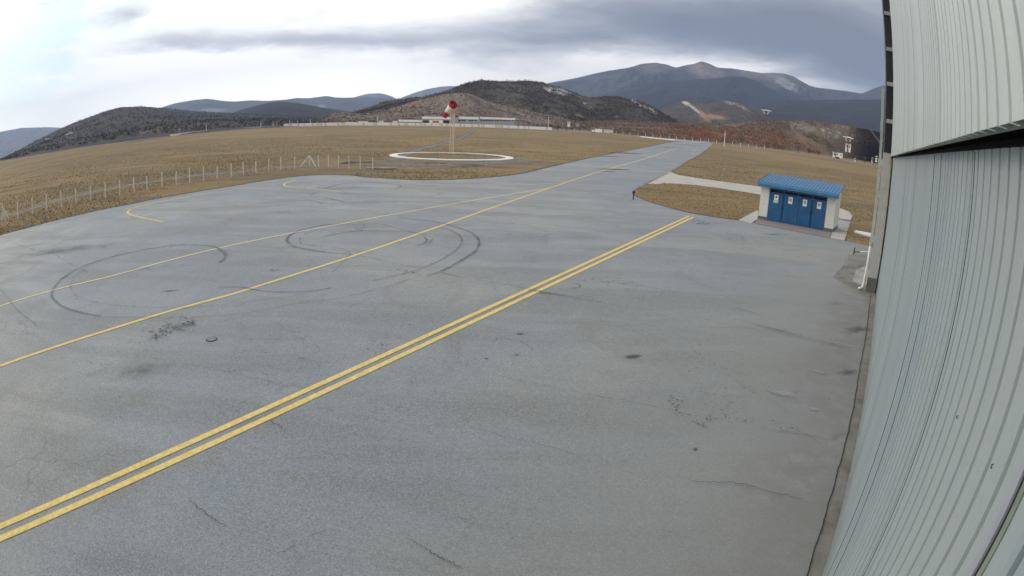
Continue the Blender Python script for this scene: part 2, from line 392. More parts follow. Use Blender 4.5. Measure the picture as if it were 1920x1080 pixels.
# tyre marks
Z = lambda ox, oy, k, L: [(ox+a/k, oy+b/k) for a, b in L]
marks = [
 ([(412,494),(422,485),(422,478),(412,470),(400,464),(355.6,460.4),(320,462.4),(266.7,470.4),(213.3,482.2),(166,497),(136.3,510.4),(112.6,528),(99.3,546),(97.8,557.8),(109.6,571),(130.4,581.5),(160,589.8),(189.6,594.8)], .38, .95),
 ([(160,589.8),(189.6,594.8),(237,597),(310,597),(400,594),(489,584),(578,567),(637,561),(711,543),(770,525),(826,511),(854.7,495.6)], .30, .58),
 ([(800,519),(826,511),(854.7,495.6),(876.6,482.5),(893,470.5),(898.5,457.3),(894,446.4),(881,436.6),(861.3,429),(835,421),(797.8,414.7),(747.5,409.2)], .38, .95),
 ([(400,467.4),(350,464),(296,466.5),(254.8,474.8),(207.4,485.2),(171.9,498.5),(145.2,516.3),(133.3,534),(136.3,549),(154,562),(183.7,569.6),(225,575.5),(272.6,578),(340,579),(400,574),(468,568),(548,556),(619,543)], .28, .6),
 ([(826.3,427.8),(848,434.4),(863.5,445.3),(864.6,456.3),(854.7,470.5),(826.3,489),(789,505.5),(760.7,514),(700,528)], .26, .8),
 ([(638,421),(607.5,423.4),(574.7,430),(550.6,438.8),(538.6,448.6),(541.9,457.4),(555,465),(590,471.6),(625,476),(651,477)], .38, .95),
 ([(649,422.3),(686,421.3),(716.9,422.3),(743,429),(771.6,435.5),(800,443)], .25, .8),
 ([(603,445.5),(625,441.4),(655.6,436),(699.4,434),(752,435.5),(780,438)], .28, .95),
 ([(571,441),(581,436.6),(607.5,431),(651,428.5),(727.8,427.4)], .22, .8),
 ([(564,445),(562,452),(568,460.6),(600,463),(636,466.8),(651,472.7),(655.6,479),(642.5,493.5),(625,511)], .25, .7),
 ([(795.6,446.4),(800,451.9),(793.5,458.4),(780,462)], .35, .9), ([(811,449),(806,456),(797,461)], .3, .8),
 ([(800,506.0),(859,520.7)], .2, .7),
 ([(410,541),(437,540),(459,541.5),(498,548.3),(548,549.5),(583.7,547.4),(620,542)], .20, 1.0),
 ([(531,353),(566,358),(592,362)], .3, .7),
 ([(582,368),(592,362),(614,359.4)], .35, .9), ([(606.7,355),(631.5,347.7),(660.6,344),(700,343.3),(745,347.5),(751,351),(742.5,355)], .38, .95),
 ([(614,357),(640,354),(667.5,352.5),(730,351)], .35, .9), ([(755,351),(792.5,357.5),(825,362.5)], .35, .8), ([(820,367),(832,361)], .3, .8), ([(630,363),(690,368),(760,372)], .4, .6),
 ([(558.5,371.8),(582,371),(606.7,371.3),(627,375.4),(644.6,379)], .36, .95),
 ([(484,382.7),(536.7,378.6),(565.8,377),(592,379),(605,383.4)], .36, .9), ([(440,388),(484,382.7),(510,380)], .3, .6),
 ([(20,455),(60,468),(96,476.5),(115,486),(140,500),(165,512)], .28, .6), ([(-5,536),(16,562),(35,585),(70,612)], .25, .7),
 ([(870,412),(930,419),(980,423),(1030,437)], .4, .6), ([(820,549),(880,532),(950,512),(990,495)], .22, .5), ([(640,586),(700,560),(790,545),(860,528),(920,522)], .22, .5),
 ([(640,478),(690,484),(752,497.8),(800,506),(859,520.7),(930,532)], .12, .8),
 ([(400,435),(440,442),(490,449)], .2, .6), ([(700,400),(770,408),(830,412)], .35, .5), ([(990,376),(1060,385),(1130,390)], .5, .5),
]
mb = MB()
for k, (px, w, a) in enumerate(marks):
    L = smooth_line(gl(px), 8); ribbon(mb, L, w, .044, (0, a, 0))
    if len(L) > 40:
        n = len(L); sub = L[int(n*.08):int(n*.55)]
        cx_ = sum(p[0] for p in L)/n; cy_ = sum(p[1] for p in L)/n
        ribbon(mb, [(cx_+(p[0]-cx_)*1.03, cy_+(p[1]-cy_)*1.03) for p in sub], w*.7, .047, (0, a*.6, 0))
tag(mb.build('tyre_marks', m_rubber), kind='structure')

# cracks and joints
cr = [([(859,520.7),(930.4,532.6),(989.6,544.4),(1037,553.3),(1096,563.7),(1155.6,575.6),(1240,590)], .05, .9),
 ([(985,543.5),(1010,549),(1037,553.3),(1080,560)], .085, 1.1), ([(1055,536),(1070,533.5),(1084,536),(1086,541),(1072,542),(1060,538)], .07, .9),
 ([(1367,582),(1385,582),(1412,589),(1430,596)], .05, 1), ([(1150,530),(1200,537),(1260,549),(1310,556)], .05, .7),
 ([(345,930),(365,950),(400,975),(418,988),(447,1000)], .028, 1), ([(510,1048),(540,1035),(565,1023)], .02, .8), ([(575,1012),(617,998)], .02, .9),
 ([(750,1010),(780,1022),(800,1035),(830,1052),(860,1066),(893,1082)], .026, 1), ([(800,775),(850,795),(930,818),(990,832),(1060,850),(1100,868),(1150,868)], .03, .6),
 ([(1180,870),(1300,905),(1380,910),(1440,925),(1500,938),(1550,944)], .035, .8), ([(1030,725),(1060,740),(1100,760)], .02, .5), ([(700,780),(790,812),(870,845),(950,870)], .02, .5),
 ([(1400,800),(1450,810),(1500,818),(1580,830)], .04, .7), ([(500,790),(540,812)], .03, .9), ([(440,680),(500,690),(560,700),(612,703)], .02, .5),
 ([(820,975),(870,978),(888,980)], .016, .7), ([(1235,996),(1262,1004)], .014, 1), ([(1380,1010),(1400,1035),(1440,1060)], .02, .5), ([(540,665),(560,674),(600,690)],.02,.5), ([(100,760),(150,800),(220,830)], .02, .4),
 ([(1560,518),(1600,541),(1640,560)], .04, .8), ([(1585,478),(1584,497),(1562,520)], .05, .7)]
cr += [([(700,655),(850,690),(1000,722),(1200,762),(1400,800),(1580,830)], .05, .55), ([(330,790),(500,850),(700,925),(900,990),(1100,1040)], .03, .5), ([(1155,576),(1310,600),(1450,628),(1600,655)], .06, .5), ([(100,640),(250,668),(420,700),(612,740),(800,775)], .04, .5), ([(1155,868),(1180,870)], .03, .6), ([(640,478),(560,466),(470,452)], .12, .5)]
mb = MB()
for px, w, a in cr:
    ribbon(mb, smooth_line(gl(px), 12), w, .052, (0, a, 0), True, w*.9)
jl = [H(s, -.37+.012*math.sin(s*.9)+.006*math.sin(s*5.3)) for s in np.arange(-12, 24.5, .12)]
ribbon(mb, jl, .034, .052, (.1,1.3,.1), False, .006)
# fine scattered flecks of broken surface
def flecks(px0, px1, n, wpx, size):
    a, c = np.array(px0), np.array(px1); dd = c-a; nn = np.array([-dd[1], dd[0]])/np.hypot(*dd)
    for _ in range(n):
        q = a+dd*random.random()+nn*random.gauss(0, wpx*.5); g = G(*q)
        s = size*random.uniform(.4, 1.3)
        blob(mb, g, s, s*random.uniform(.2, .5), random.uniform(-.5, 1.4), .052, 7, 1.2, .5)
flecks((285,634),(365,606),110,9,.10); flecks((250,625),(340,600),60,22,.06); flecks((240,645),(300,640),20,16,.05)
flecks((690,640),(720,660),22,14,.05); flecks((425,650),(620,680),40,26,.04); flecks((660,403),(690,433),10,3,.12)
flecks((665,430),(682,431),12,3,.14); flecks((745,506),(780,515),14,3,.09); flecks((507,510),(523,508),10,3,.09)
flecks((1290,640),(1350,790),50,60,.04); flecks((1260,740),(1270,785),30,10,.05); flecks((1300,800),(1360,780),34,10,.045)
flecks((1360,780),(1500,810),40,10,.04); flecks((1340,720),(1560,760),26,14,.04); flecks((1360,440),(1400,450),90,14,.10); flecks((1300,415),(1330,420),30,5,.15)
flecks((860,640),(1000,720),34,40,.03); flecks((500,900),(1400,1050),60,70,.012); flecks((900,760),(1200,840),50,40,.02)
flecks((1120,355),(1180,365),26,8,.18); flecks((600,560),(900,600),40,40,.03); flecks((640,450),(700,480),10,10,.07)
flecks((0,420+300),(600,1000),40,120,.02)
tag(mb.build('pavement_cracks', m_crack), kind='structure')
mb = MB()
for x, y, rx, ry, pk in [(1187,671,.35,.2,1.3),(1303,845,.085,.07,1.6),(975,628,.16,.10,1.4),(912,675,.10,.07,1.5),(968,668,.3,.14,.8),(951,986,.02,.02,2),(320,547,.6,.2,.9),(1152,318,3.2,1.3,2.0),(1292,272,14,3,2.0),(1175,287.5,6,2.6,2.2),(1145,294,4,1.4,1.5),(1255,277,9,2,1.6),(1140,322,2,.8,1.4),(1330,284,6,1.6,1.0),
   (120,470,7,2.0,.65),(330,500,6,1.5,.45),(700,380,12,2,.5),(520,400,8,2,.4),(250,700,3.0,1.2,.55),(1160,700,2,.8,.35),(500,640,4,1,.4),(1610,620,1.2,.6,.8),(1560,570,1.6,.6,.5),(1450,440,2.2,.5,.7),(1480,470,2,.5,.5),(1195,400,5,1.4,.5),(860,380,8,1.6,.45),(1590,700,.9,.35,.8),(1570,820,.7,.3,.6),(1000,440,6,1.5,.35),(640,720,2.2,.7,.4),(820,800,1.6,.5,.4),(150,880,1.5,.6,.35)]:
    blob(mb, G(x, y), rx, ry, R(20), .038, 24, pk)
tag(mb.build('dark_stains', m_dark), kind='structure')
mb = MB()
for x, y, rx, ry, pk in [(1500,632,2.6,.42,1.1),(1560,645,1.0,.35,1.0),(1465,740,.65,.28,1.3),(1440,615,2.0,.4,.8),(1535,700,.25,.15,1.3),(1525,770,.22,.12,1.5),(1580,605,.5,.2,1.2),(1010,560,5,1,.5),(1100,600,4,.9,.6),(700,520,7,1.6,.5),(500,560,6,1.5,.45),(900,620,3,.8,.45),(200,400,9,2,.4),(1250,480,6,1.6,.5),(1420,520,4,1,.5),(330,760,2,.7,.5),(600,860,1.8,.6,.35)]:
    blob(mb, G(x, y), rx, ry, R(-38) if x > 1400 else R(20), .0405, 24, pk)
tag(mb.build('pale_patches', m_pale), kind='structure')

# manhole
c = G(397, 638); mh = empty('manhole_cover', (c[0], c[1], .02)); mh.scale = (.42, .42, .8)
mb = MB(); prof = [(.30*math.cos(a), .30*math.sin(a)) for a in np.linspace(0, 2*math.pi, 29)[:-1]]
mb.prism(prof, .0, .022, 'xy'); mb.build('lid', m_simple('iron_lid', (.14,.15,.16), .5, .25, 8), mh)
mb = MB()
for a in np.linspace(0, 2*math.pi, 29)[:-1]:
    b_ = a+2*math.pi/28
    q = lambda r, th, z: (r*math.cos(th), r*math.sin(th), z)
    mb.add([q(.32,a,.018),q(.32,b_,.018),q(.385,b_,.018),q(.385,a,.018),q(.32,a,0),q(.32,b_,0),q(.385,b_,0),q(.385,a,0)], [(0,1,2,3),(3,2,6,7),(0,4,5,1)])
mb.build('rim', m_simple('iron_rim', (.035,.035,.04), .7), mh)
tag(mh, 'round iron manhole cover with dark rim set in the grey apron', 'manhole cover')

# ------------------------------------------------------------------ hangar
hx, hy = H(25, -.6)
hangar = empty('hangar', (hx, hy, 0), WA)
def hl(s, n): return s-25, n+.6
m_clad, t, b, oc = mt('painted_steel_cladding', rough=.42, spec=.5)
sx = t.new('ShaderNodeSeparateXYZ'); t.l.new(oc, sx.inputs[0])
n1 = t.noise(t.scalevec(oc, (1.2, 1, .12)), 1.0, 5, .6); n2 = t.noise(oc, 30, 3)
pan = t.new('ShaderNodeTexWhiteNoise', noise_dimensions='1D'); t.l.new(t.math('FLOOR', t.math('MULTIPLY', sx.outputs[0], 1/.853)), pan.inputs['W'])
c = t.mix(t.mapr(n1, .3, .7), (.47,.52,.50), (.56,.60,.56))
c = t.mix(t.math('MULTIPLY', pan.outputs[0], .25), c, (.50,.52,.46))
c = t.mix(t.mapr(t.noise(t.scalevec(oc, (3, 1, .25)), 1, 6, .7), .60, .8, 0, .35), c, (.26,.28,.26))
t.l.new(c, b.inputs['Base Color']); t.l.new(t.mapr(n2, .3, .7, .36, .5), b.inputs['Roughness'])
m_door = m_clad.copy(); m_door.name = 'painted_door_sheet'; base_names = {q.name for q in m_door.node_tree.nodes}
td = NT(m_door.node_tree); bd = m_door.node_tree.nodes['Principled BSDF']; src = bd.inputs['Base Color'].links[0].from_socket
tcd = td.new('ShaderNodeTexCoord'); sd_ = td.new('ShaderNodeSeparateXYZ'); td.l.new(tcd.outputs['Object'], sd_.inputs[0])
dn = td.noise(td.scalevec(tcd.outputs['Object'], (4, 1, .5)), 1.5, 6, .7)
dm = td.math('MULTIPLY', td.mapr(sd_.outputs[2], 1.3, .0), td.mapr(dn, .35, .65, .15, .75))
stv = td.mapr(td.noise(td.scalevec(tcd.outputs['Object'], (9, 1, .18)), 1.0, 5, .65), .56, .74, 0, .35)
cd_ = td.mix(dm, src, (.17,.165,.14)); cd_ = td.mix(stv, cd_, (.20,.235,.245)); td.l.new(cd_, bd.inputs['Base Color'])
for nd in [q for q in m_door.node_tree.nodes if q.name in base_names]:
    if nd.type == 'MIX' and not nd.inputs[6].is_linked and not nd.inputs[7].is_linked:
        nd.inputs[6].default_value = (.290,.345,.360,1); nd.inputs[7].default_value = (.345,.395,.400,1)  # bluish door tint, darkened further: corner vignetting put into the colour
m_steelD = m_simple('dark_steel', (.018,.018,.020), .6, .3, 2)
m_steelG = m_simple('grey_steel', (.30,.32,.36), .45, .15, 4)
m_green = m_simple('pale_green_steel', (.42,.47,.42), .5, .14, 3, dirt=(.22,.22,.18))
def corrug(s0, s1, n, z0, z1, pitch=.2133, depth=.038, phase=0.0, segs=1, wob=0.0):
    """trapezoidal sheet facing the apron; returns MB in hangar-local coords with a back face"""
    mb = MB(); xs = []; k0 = math.floor((s0-phase)/pitch)-1; s = k0*pitch+phase
    prof = [(0,0),(.168,0),(.174,-1),(.206,-1)]
    while s < s1+pitch:
        for a, d in prof:
            q = s+a
            if s0 < q < s1: xs.append((q, d*depth))
        s += pitch
    xs = [(s0, 0)]+xs+[(s1, 0)]
    zs = np.linspace(z0, z1, segs+1); m_ = len(xs); vs = []
    for z in zs:
        for q, d in xs:
            w = wob*noise.noise(Vector((q*.6, z*.5, 3.1)))
            x, y = hl(q, n+d+w); vs.append((x, y, z))
    fs = [(r*m_+i, r*m_+i+1, (r+1)*m_+i+1, (r+1)*m_+i) for r in range(segs) for i in range(m_-1)]
    o = len(vs)
    for z in (z0, z1):
        for q in (s0, s1): x, y = hl(q, n-.06); vs.append((x, y, z))
    fs += [(o, o+1, o+3, o+2), (0, o, o+2, segs*m_), (m_-1, (segs+1)*m_-1, o+3, o+1)]
    mb.add(vs, fs); return mb
# lower sliding door leaves
mb = MB(); xa, _ = hl(-16, 0); xb, _ = hl(24.9, 0); _, ya = hl(0, -.75); mb.box(xa, xb, ya-.05, ya, 5.0, 5.655); mb.build('recess_shade', m_steelD, hangar)  # near-black panel above the leaf tops, standing in for the recess shade
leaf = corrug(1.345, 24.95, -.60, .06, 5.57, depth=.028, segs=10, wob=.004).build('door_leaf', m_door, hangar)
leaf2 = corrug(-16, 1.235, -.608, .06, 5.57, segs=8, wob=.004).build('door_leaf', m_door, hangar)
mb = MB()
for s in (24.95,):
    x, y = hl(s, -.6); mb.box(x, x+.05, y-.08, y+.012, .05, 5.57)
mb.build('edge_trim', m_green, leaf)
mb = MB(); x, y = hl(1.345, -.6); mb.box(x-.048, x-.001, y-.06, y+.006, .05, 5.57); mb.build('edge_trim', m_simple('trim_steel', (.34,.36,.40), .35, .1, 4), leaf)
mb = MB(); x, y = hl(1.235, -.608); mb.box(x+.003, x+.040, y-.05, y+.006, .05, 5.57); mb.build('edge_trim', m_simple('dull_green_trim', (.20,.235,.17), .6, .2, 3), leaf2)
mb = MB(); x, y = hl(1.286, -.6); mb.box(x-.0105, x+.0105, y-.05, y-.004, .03, 5.45); mb.build('door_gap', m_steelD, hangar)  # near-black plate, set forward to paint the shade of the open gap
for q in (5.235, 5.945, 3.30, 8.9, 12.1):
    mb = MB(); x, y = hl(q, -.6); mb.box(x-.0025, x+.0025, y-.03, y+.0035, .07, 5.56); mb.build('sheet_seam', m_steelD, leaf)
# small dents / handles on door
mb = MB()
for s, z, h in ((2.455, 4.43, .010), (1.62, 4.63, .012)):
    mb = MB(); x, y = hl(s, -.6); mb.tube([(x, y-.002, z), (x, y+.008, z+.006), (x+.003, y+.008, z+h), (x, y, z+h+.006)], .0022, 6)
    mb.build('door_hook', m_steelD, hangar)
# upper cladding: overhangs the doors
up = corrug(-16, 22.6, -.45, 5.60, 14.0, phase=.045, segs=12, wob=.006).build('upper_cladding', m_clad, hangar)
mb = MB(); xa, ya = hl(-16, -.47); xb, _ = hl(22.6, -.47); mb.box(xa, xb, ya-.45, ya-.03, 5.66, 5.70); mb.build('soffit', m_steelD, hangar)
mb = MB()
for s in np.arange(.7, 22, 1.707):
    x, y = hl(s, -.45); mb.box(x-.004, x+.004, y+.001, y+.006, 5.6, 14)
mb.build('sheet_lap', m_clad, up)
# structure behind: facade frame beyond the door end, dark steel with brackets
mb = MB(); x0, _ = hl(22.8, 0); x1, _ = hl(25.55, 0); _, ya = hl(0, -.75); _, yb = hl(0, -.17)
mb.box(x1-.3, x1, ya, yb, 5.72, 14); mb.box(x0-.4, x1-.3, ya, yb-.40, 5.97, 14); mb.build('facade_frame', m_steelD, hangar)
mb = MB(); mb.box(x1-.06, x1+.02, yb+.002, yb+.05, 5.72, 14); mb.build('frame_angle', m_steelG, hangar)
m_brk = m_simple('bracket_steel', (.42,.40,.37), .6, .2, 3, dirt=(.20,.10,.06))
for z in (6.95, 8.5, 10.0, 11.6, 13):
    mb = MB(); mb.box(x1-.40, x1-.302, yb-.36, yb-.03, z, z+.16); mb.box(x1-.45, x1-.40, yb-.36, yb-.33, z-.1, z+.26)
    mb.box(x1-1.2,x1-.45,yb-.36,yb-.30,z+.02,z+.12); mb.build('bracket', m_brk, hangar)
mb = MB(); x, y = hl(24.6, -.56); mb.box(x, x+.35, y, y+.05, 5.15, 5.5); mb.build('bracket', m_simple('rusty_steel', (.30,.16,.10), .7), hangar)
# near-black filler painting the shade of the slot between column and door
mb = MB(); x, y = hl(25.3, -.62); mb.box(x, x+.12, y-.1, y+.08, .0, 5.72); mb.build('door_slot', m_steelD, hangar)
# concrete column
mb = MB(); x, y0 = hl(25.0, -.50); _, y1 = hl(0, -.13); mb.box(x, x+.55, y0, y1, .62, 5.72)
mb.build('corner_column', m_column, hangar)
mb = MB(); mb.box(x-.03, x+.58, y0-.02, y1+.03, .02, .618); mb.build('column_base', m_plinth, hangar)
# body: side walls, rear wall and roof
m_wallB = m_simple('hangar_side_panel', (.40,.42,.40), .6, .12, 1)
mb = MB(); xa, _ = hl(-16, 0); xb, _ = hl(25.0, 0); _, yf = hl(0, -1.0); _, yk = hl(0, -32)
mb.box(xb+.02, xb+.35, yk, yf-.05, 0, 12.5); mb.box(xa, xb, yk-.3, yk-.01, 0, 12.5); mb.box(xa-.3, xa-.02, yk, yf, 0, 12.5); mb.build('hangar_wall', m_wallB, hangar)
mb = MB(); mb.prism([(yf+.35, 14.03), ((yf+yk)/2, 16.5), (yk-.5, 12.55), (yk-.5, 12.75), ((yf+yk)/2, 16.75), (yf+.35, 14.25)], xa-.4, xb-2.0, 'yz'); mb.build('hangar_roof', m_wallB, hangar)
tag(hangar, 'big hangar with corrugated pale grey steel doors along the right side of the apron', 'hangar')

# pale green post with arm beside the column
px_, py_ = H(25.35, -.045)
post = empty('steel_post', (px_, py_, 0), WA)
mb = MB(); mb.box(-.05,.05,-.03,-.018,2.0,8.35); mb.box(-.05,-.04,-.018,.09,2.0,8.35); mb.box(.04,.05,-.018,.09,2.0,8.35); mb.box(-.04,.04,.075,.09,4.9,8.35); mb.build('post', m_green, post)
for z in (2.0, 3.85, 5.15):
    mb = MB(); mb.box(-.07,.07,-.10,.115,z,z+.28); mb.build('clamp', m_green, post)
mb = MB(); mb.box(-.07,.07,-.02,.11,6.55,6.95); mb.build('clamp', m_green, post)
mb = MB(); mb.tube([(0,.10,6.1),(-.3,.42,6.42),(-.42,.55,6.55)], [.045,.035,.02], 8); mb.tube([(0,.0,6.1),(.05,-.2,6.35),(.1,-.3,6.3)], [.03,.03,.03], 6); mb.build('arm', m_steelG, post)
tag(post, 'tall pale green steel post with a slanted arm standing beside the hangar corner column', 'post')
# white downpipe
dp = empty('drain_pipe', (*H(25.1, .03), 0), WA)
mb = MB(); mb.tube([(.05,-.03,1.95),(.05,-.03,1.2),(.02,0,.28),(-.02,.03,.14),(-.10,.12,.10),(-.16,.18,.10)], .055, 10); mb.build('pipe', m_simple('white_plastic', (.78,.77,.72), .4, .06), dp, True)
mb = MB(); mb.tube([(.05,-.03,1.88),(.05,-.03,2.02)], .068, 10); mb.build('collar', m_green, dp)
tag(dp, 'white plastic drain pipe with elbow at the foot of the hangar column', 'pipe')
lp = G(1600.5,478); lq = G(1632,478.5)
lo = empty('ground_pipe', (lp[0], lp[1], 0))
mb = MB(); v_ = Vector((lq[0]-lp[0], lq[1]-lp[1], 0)); mb.tube([v_*.35+Vector((0,0,.16)), v_*1.0+Vector((0,0,.2))], .05, 8); mb.build('pipe', m_simple('white_pipe', (.74,.74,.72), .45, .06), lo, True)
mb = MB(); mb.box(-.03,.03,-.03,.03,.02,.42); mb.tube([(0,0,.18),v_*.38+Vector((0,0,.16))], .035, 6); mb.build('stand', m_simple('stand_steel', (.10,.10,.10), .6), lo)
tag(lo, 'short white horizontal pipe on a dark stand crossing the wet concrete by the hangar corner', 'pipe')
sl = gl([(1601,436.5),(1604,433.5),(1634,439),(1632,445.5)])
o = _raised('concrete_slab', [(p[0], p[1]) for p in sl], .0, .07, m_whiteconc); del o['kind']; tag(o, 'white concrete cover slab lying in the grass beside the hangar corner', 'slab')

# ------------------------------------------------------------------ blue electrical kiosk
FR = np.array([21.0, 35.3]); ku = np.array([.788, -.616]); kv = np.array([.616, .788]); FLk = FR-ku*5.42
kiosk = empty('electrical_kiosk', (FLk[0], FLk[1], 0), math.atan2(ku[1], ku[0]))
Lk, Dk = 5.42, 2.65
m_blue = m_simple('blue_painted_steel', (.008, .098, .235), .45, .18, 2.5, dirt=(.014,.115,.235))
m_blueR = m_simple('blue_roof_sheet', (.034, .155, .30), .45, .12, 2)
m_blueL = m_simple('blue_frame', (.045,.12,.27), .5, .1)
mb = MB()
mb.box(0,.62,0,Dk,.26,2.33); mb.box(Lk-.62,Lk,0,Dk,.26,2.33); mb.box(.622,Lk-.622,Dk-.2,Dk,.26,2.33)
mb.prism([(0.003,2.332),(Dk-.003,2.332),(Dk-.003,2.98)], 0, Lk, 'yz')
mb.build('wall', m_render, kiosk)
for xa_, xb_ in ((-.02,.66),(Lk-.66,Lk+.02)):
    mb = MB(); mb.box(xa_,xb_,-.025,Dk+.02,.0,.258); mb.build('plinth', m_plinth, kiosk)
# roof: ribbed mono-pitch with deep front fascia
mb = MB(); pz = lambda y: 2.64+(y+.36)*(3.12-2.64)/(Dk+.51)
xs = []; x = -.16
while x < Lk+.16:
    for a, d in ((0,0),(.19,0),(.205,.035),(.235,.035)): xs.append((x+a, d))
    x += .25
xs = [q for q in xs if q[0] < Lk+.16]+[(Lk+.16, 0)]
vs = []
for y in (-.36, Dk+.15):
    for x, d in xs: vs.append((x, y, pz(y)+d))
for y in (-.36, Dk+.15):
    for x, d in xs: vs.append((x, y, pz(y)-.05))
n = len(xs); fs = [(i, i+1, n+i+1, n+i) for i in range(n-1)]+[(2*n+i, 3*n+i, 3*n+i+1, 2*n+i+1) for i in range(n-1)]+[(i, 2*n+i, 2*n+i+1, i+1) for i in range(n-1)]+[(n+i, n+i+1, 3*n+i+1, 3*n+i) for i in range(n-1)]+[(0, n, 3*n, 2*n), (n-1, 3*n-1, 4*n-1, 2*n-1)]
mb.add(vs, fs); roof = mb.build('roof', m_blueR, kiosk)
mb = MB(); mb.prism([(-.375, 2.62),(-.46,2.52),(-.46,2.34),(-.02,2.31),(-.02,2.56),(-.2,2.62)], -.17, Lk+.17, 'yz'); mb.build('fascia', m_blueR, roof)
for sx_ in (-.175, Lk+.162):
    mb = MB(); mb.prism([(-.38,2.60),(Dk+.16,3.07),(Dk+.16,3.16),(-.38,2.69)], sx_, sx_+.014, 'yz'); mb.build('barge_trim', m_blueR, roof)
# door opening: dark interior behind, frame, four leaves with transom grille
mb = MB(); mb.box(.63, Lk-.63, .35, .40, .02, 2.30); mb.build('interior', m_steelD, kiosk)
mb = MB()
x0, x1 = .64, Lk-.64; W4 = (x1-x0)/4
mb.box(x0,x1,.0,.05,2.21,2.28); mb.box(x0,x1,.02,.05,1.98,2.02); mb.box(x0,x1,.0,.06,.02,.08)
mb.box(x0-.012,x0+.05,.0,.06,.02,2.28); mb.box(x1-.05,x1+.012,0,.06,.02,2.28)
mb.box(x0+2*W4-.035,x0+2*W4+.035,-.03,-.002,.05,2.21)
for k in (1, 3): mb.box(x0+k*W4-.02,x0+k*W4+.02,.0,.04,1.98,2.21)
mb.build('door_frame', m_blueL, kiosk)
m_sign = m_simple('sign_plate', (.80,.80,.76), .4, .05); m_signk = m_simple('sign_print', (.03,.03,.03), .5, .05); m_signg = m_simple('sign_green_print', (.45,.68,.42), .5, .05)
for k in range(4):
    a, c = x0+k*W4+.025, x0+(k+1)*W4-.025
    mb = MB(); mb.box(a, c, .015, .045, .09, 1.965)
    mb.box(a+.0, c-.0, .002, .014, .40, .425); mb.box(a+.0, c, .002, .014, .10, .13)
    for q in (a, c-.03): mb.box(q, q+.03, .0045, .0142, .132, 1.96)
    mb.box(a+.032, c-.032, .0045, .0142, 1.925, 1.96)
    dr = mb.build('door', m_blue, kiosk); dr['label'] = 'blue steel door leaf of the kiosk with a white sign'
    cx = (a+c)/2; w = .15; z1 = 1.88
    mb = MB(); mb.box(cx-w, cx+w, -.004, .002, z1-.46, z1); sg = mb.build('sign', m_sign, dr)
    mb = MB()
    if k == 0:
        mb.prism([(cx-.09,z1-.20),(cx+.09,z1-.20),(cx,z1-.04)], -.0065, -.0045, 'xz')
        mb.build('warning_triangle', m_signk, dr)
        mb = MB(); mb.box(cx-.19,cx+.16,-.0065,-.0042,z1-.56,z1-.38); mb.build('sign_lower', m_signg, dr)
    else:
        # small printed pictogram and two lines of print
        for z in (.10,.14,.18,.22,.26): 
            ww = .07 if z != .18 else .05
            mb.box(cx-ww,cx+ww,-.0065,-.0045,z1-z-.022,z1-z)
        mb.box(cx-.085,cx-.07,-.0065,-.0045,z1-.29,z1-.08); mb.box(cx+.07,cx+.085,-.0065,-.0045,z1-.29,z1-.08)
        mb.build('sign_print', m_signk, dr)
    mb = MB(); mb.box(c-.09 if k % 2 == 0 else a+.05, c-.05 if k % 2 == 0 else a+.09, -.03, .0, 1.0, 1.16); mb.build('handle', m_steelD, dr)
tag(kiosk, 'blue and cream electrical kiosk with a ribbed blue roof at the apron edge', 'kiosk')

# ------------------------------------------------------------------ windsock and its ring
ring_c = np.array([-9.8, 88.6]); RR = 9.25
mb = MB(); vs = []; fs = []; n = 96
for k in range(n):
    a = 2*math.pi*k/n
    for r, z in ((RR, 0), (RR, .10), (RR-1.15, .12), (RR-1.15, 0)): vs.append((ring_c[0]+r*math.cos(a)*1.0, ring_c[1]+r*math.sin(a)*1.0, z))
for k in range(n):
    j = (k+1) % n
    for q in range(3): fs.append((k*4+q, j*4+q, j*4+q+1, k*4+q+1))
mb.add(vs, fs); tag(mb.build('marker_ring', m_whiteconc), 'large flat white painted concrete ring around the windsock on the grass', 'marker ring')
wx, wy = G(847, 289.0)
ws = empty('windsock', (wx, wy, 0))
m_mast = m_simple('mast_paint', (.66,.53,.38), .6, .12)
mb = MB(); Ht = 6.9; legs = [(-.26,-.1),(.26,-.1),(0,.26)]
for lx, ly in legs: mb.tube([(lx*1.15,ly*1.15,0),(lx,ly,Ht)], .06, 6)
for k in range(13):
    z = .3+k*.53
    for i in range(3):
        a_, b_ = legs[i], legs[(i+1) % 3]; 
        mb.tube([(a_[0],a_[1],z),(b_[0],b_[1],z+.53 if z+.53 < Ht else z)], .009, 4); mb.tube([(a_[0],a_[1],z),(b_[0],b_[1],z)], .009, 4)
mb.build('lattice_mast', m_mast, ws)
mb = MB(); mb.box(-.6,.6,-.5,.6,0,.10); mb.build('base_pad', m_slab, ws)
mb = MB(); mb.tube([(0,0,Ht-.05),(0,0,Ht+1.0)], .05, 8); mb.build('swivel', m_mast, ws)
sock = []; org = Vector((.15, -.1, Ht+1.05)); dr_ = Vector((-.62, .22, -.72)).normalized()
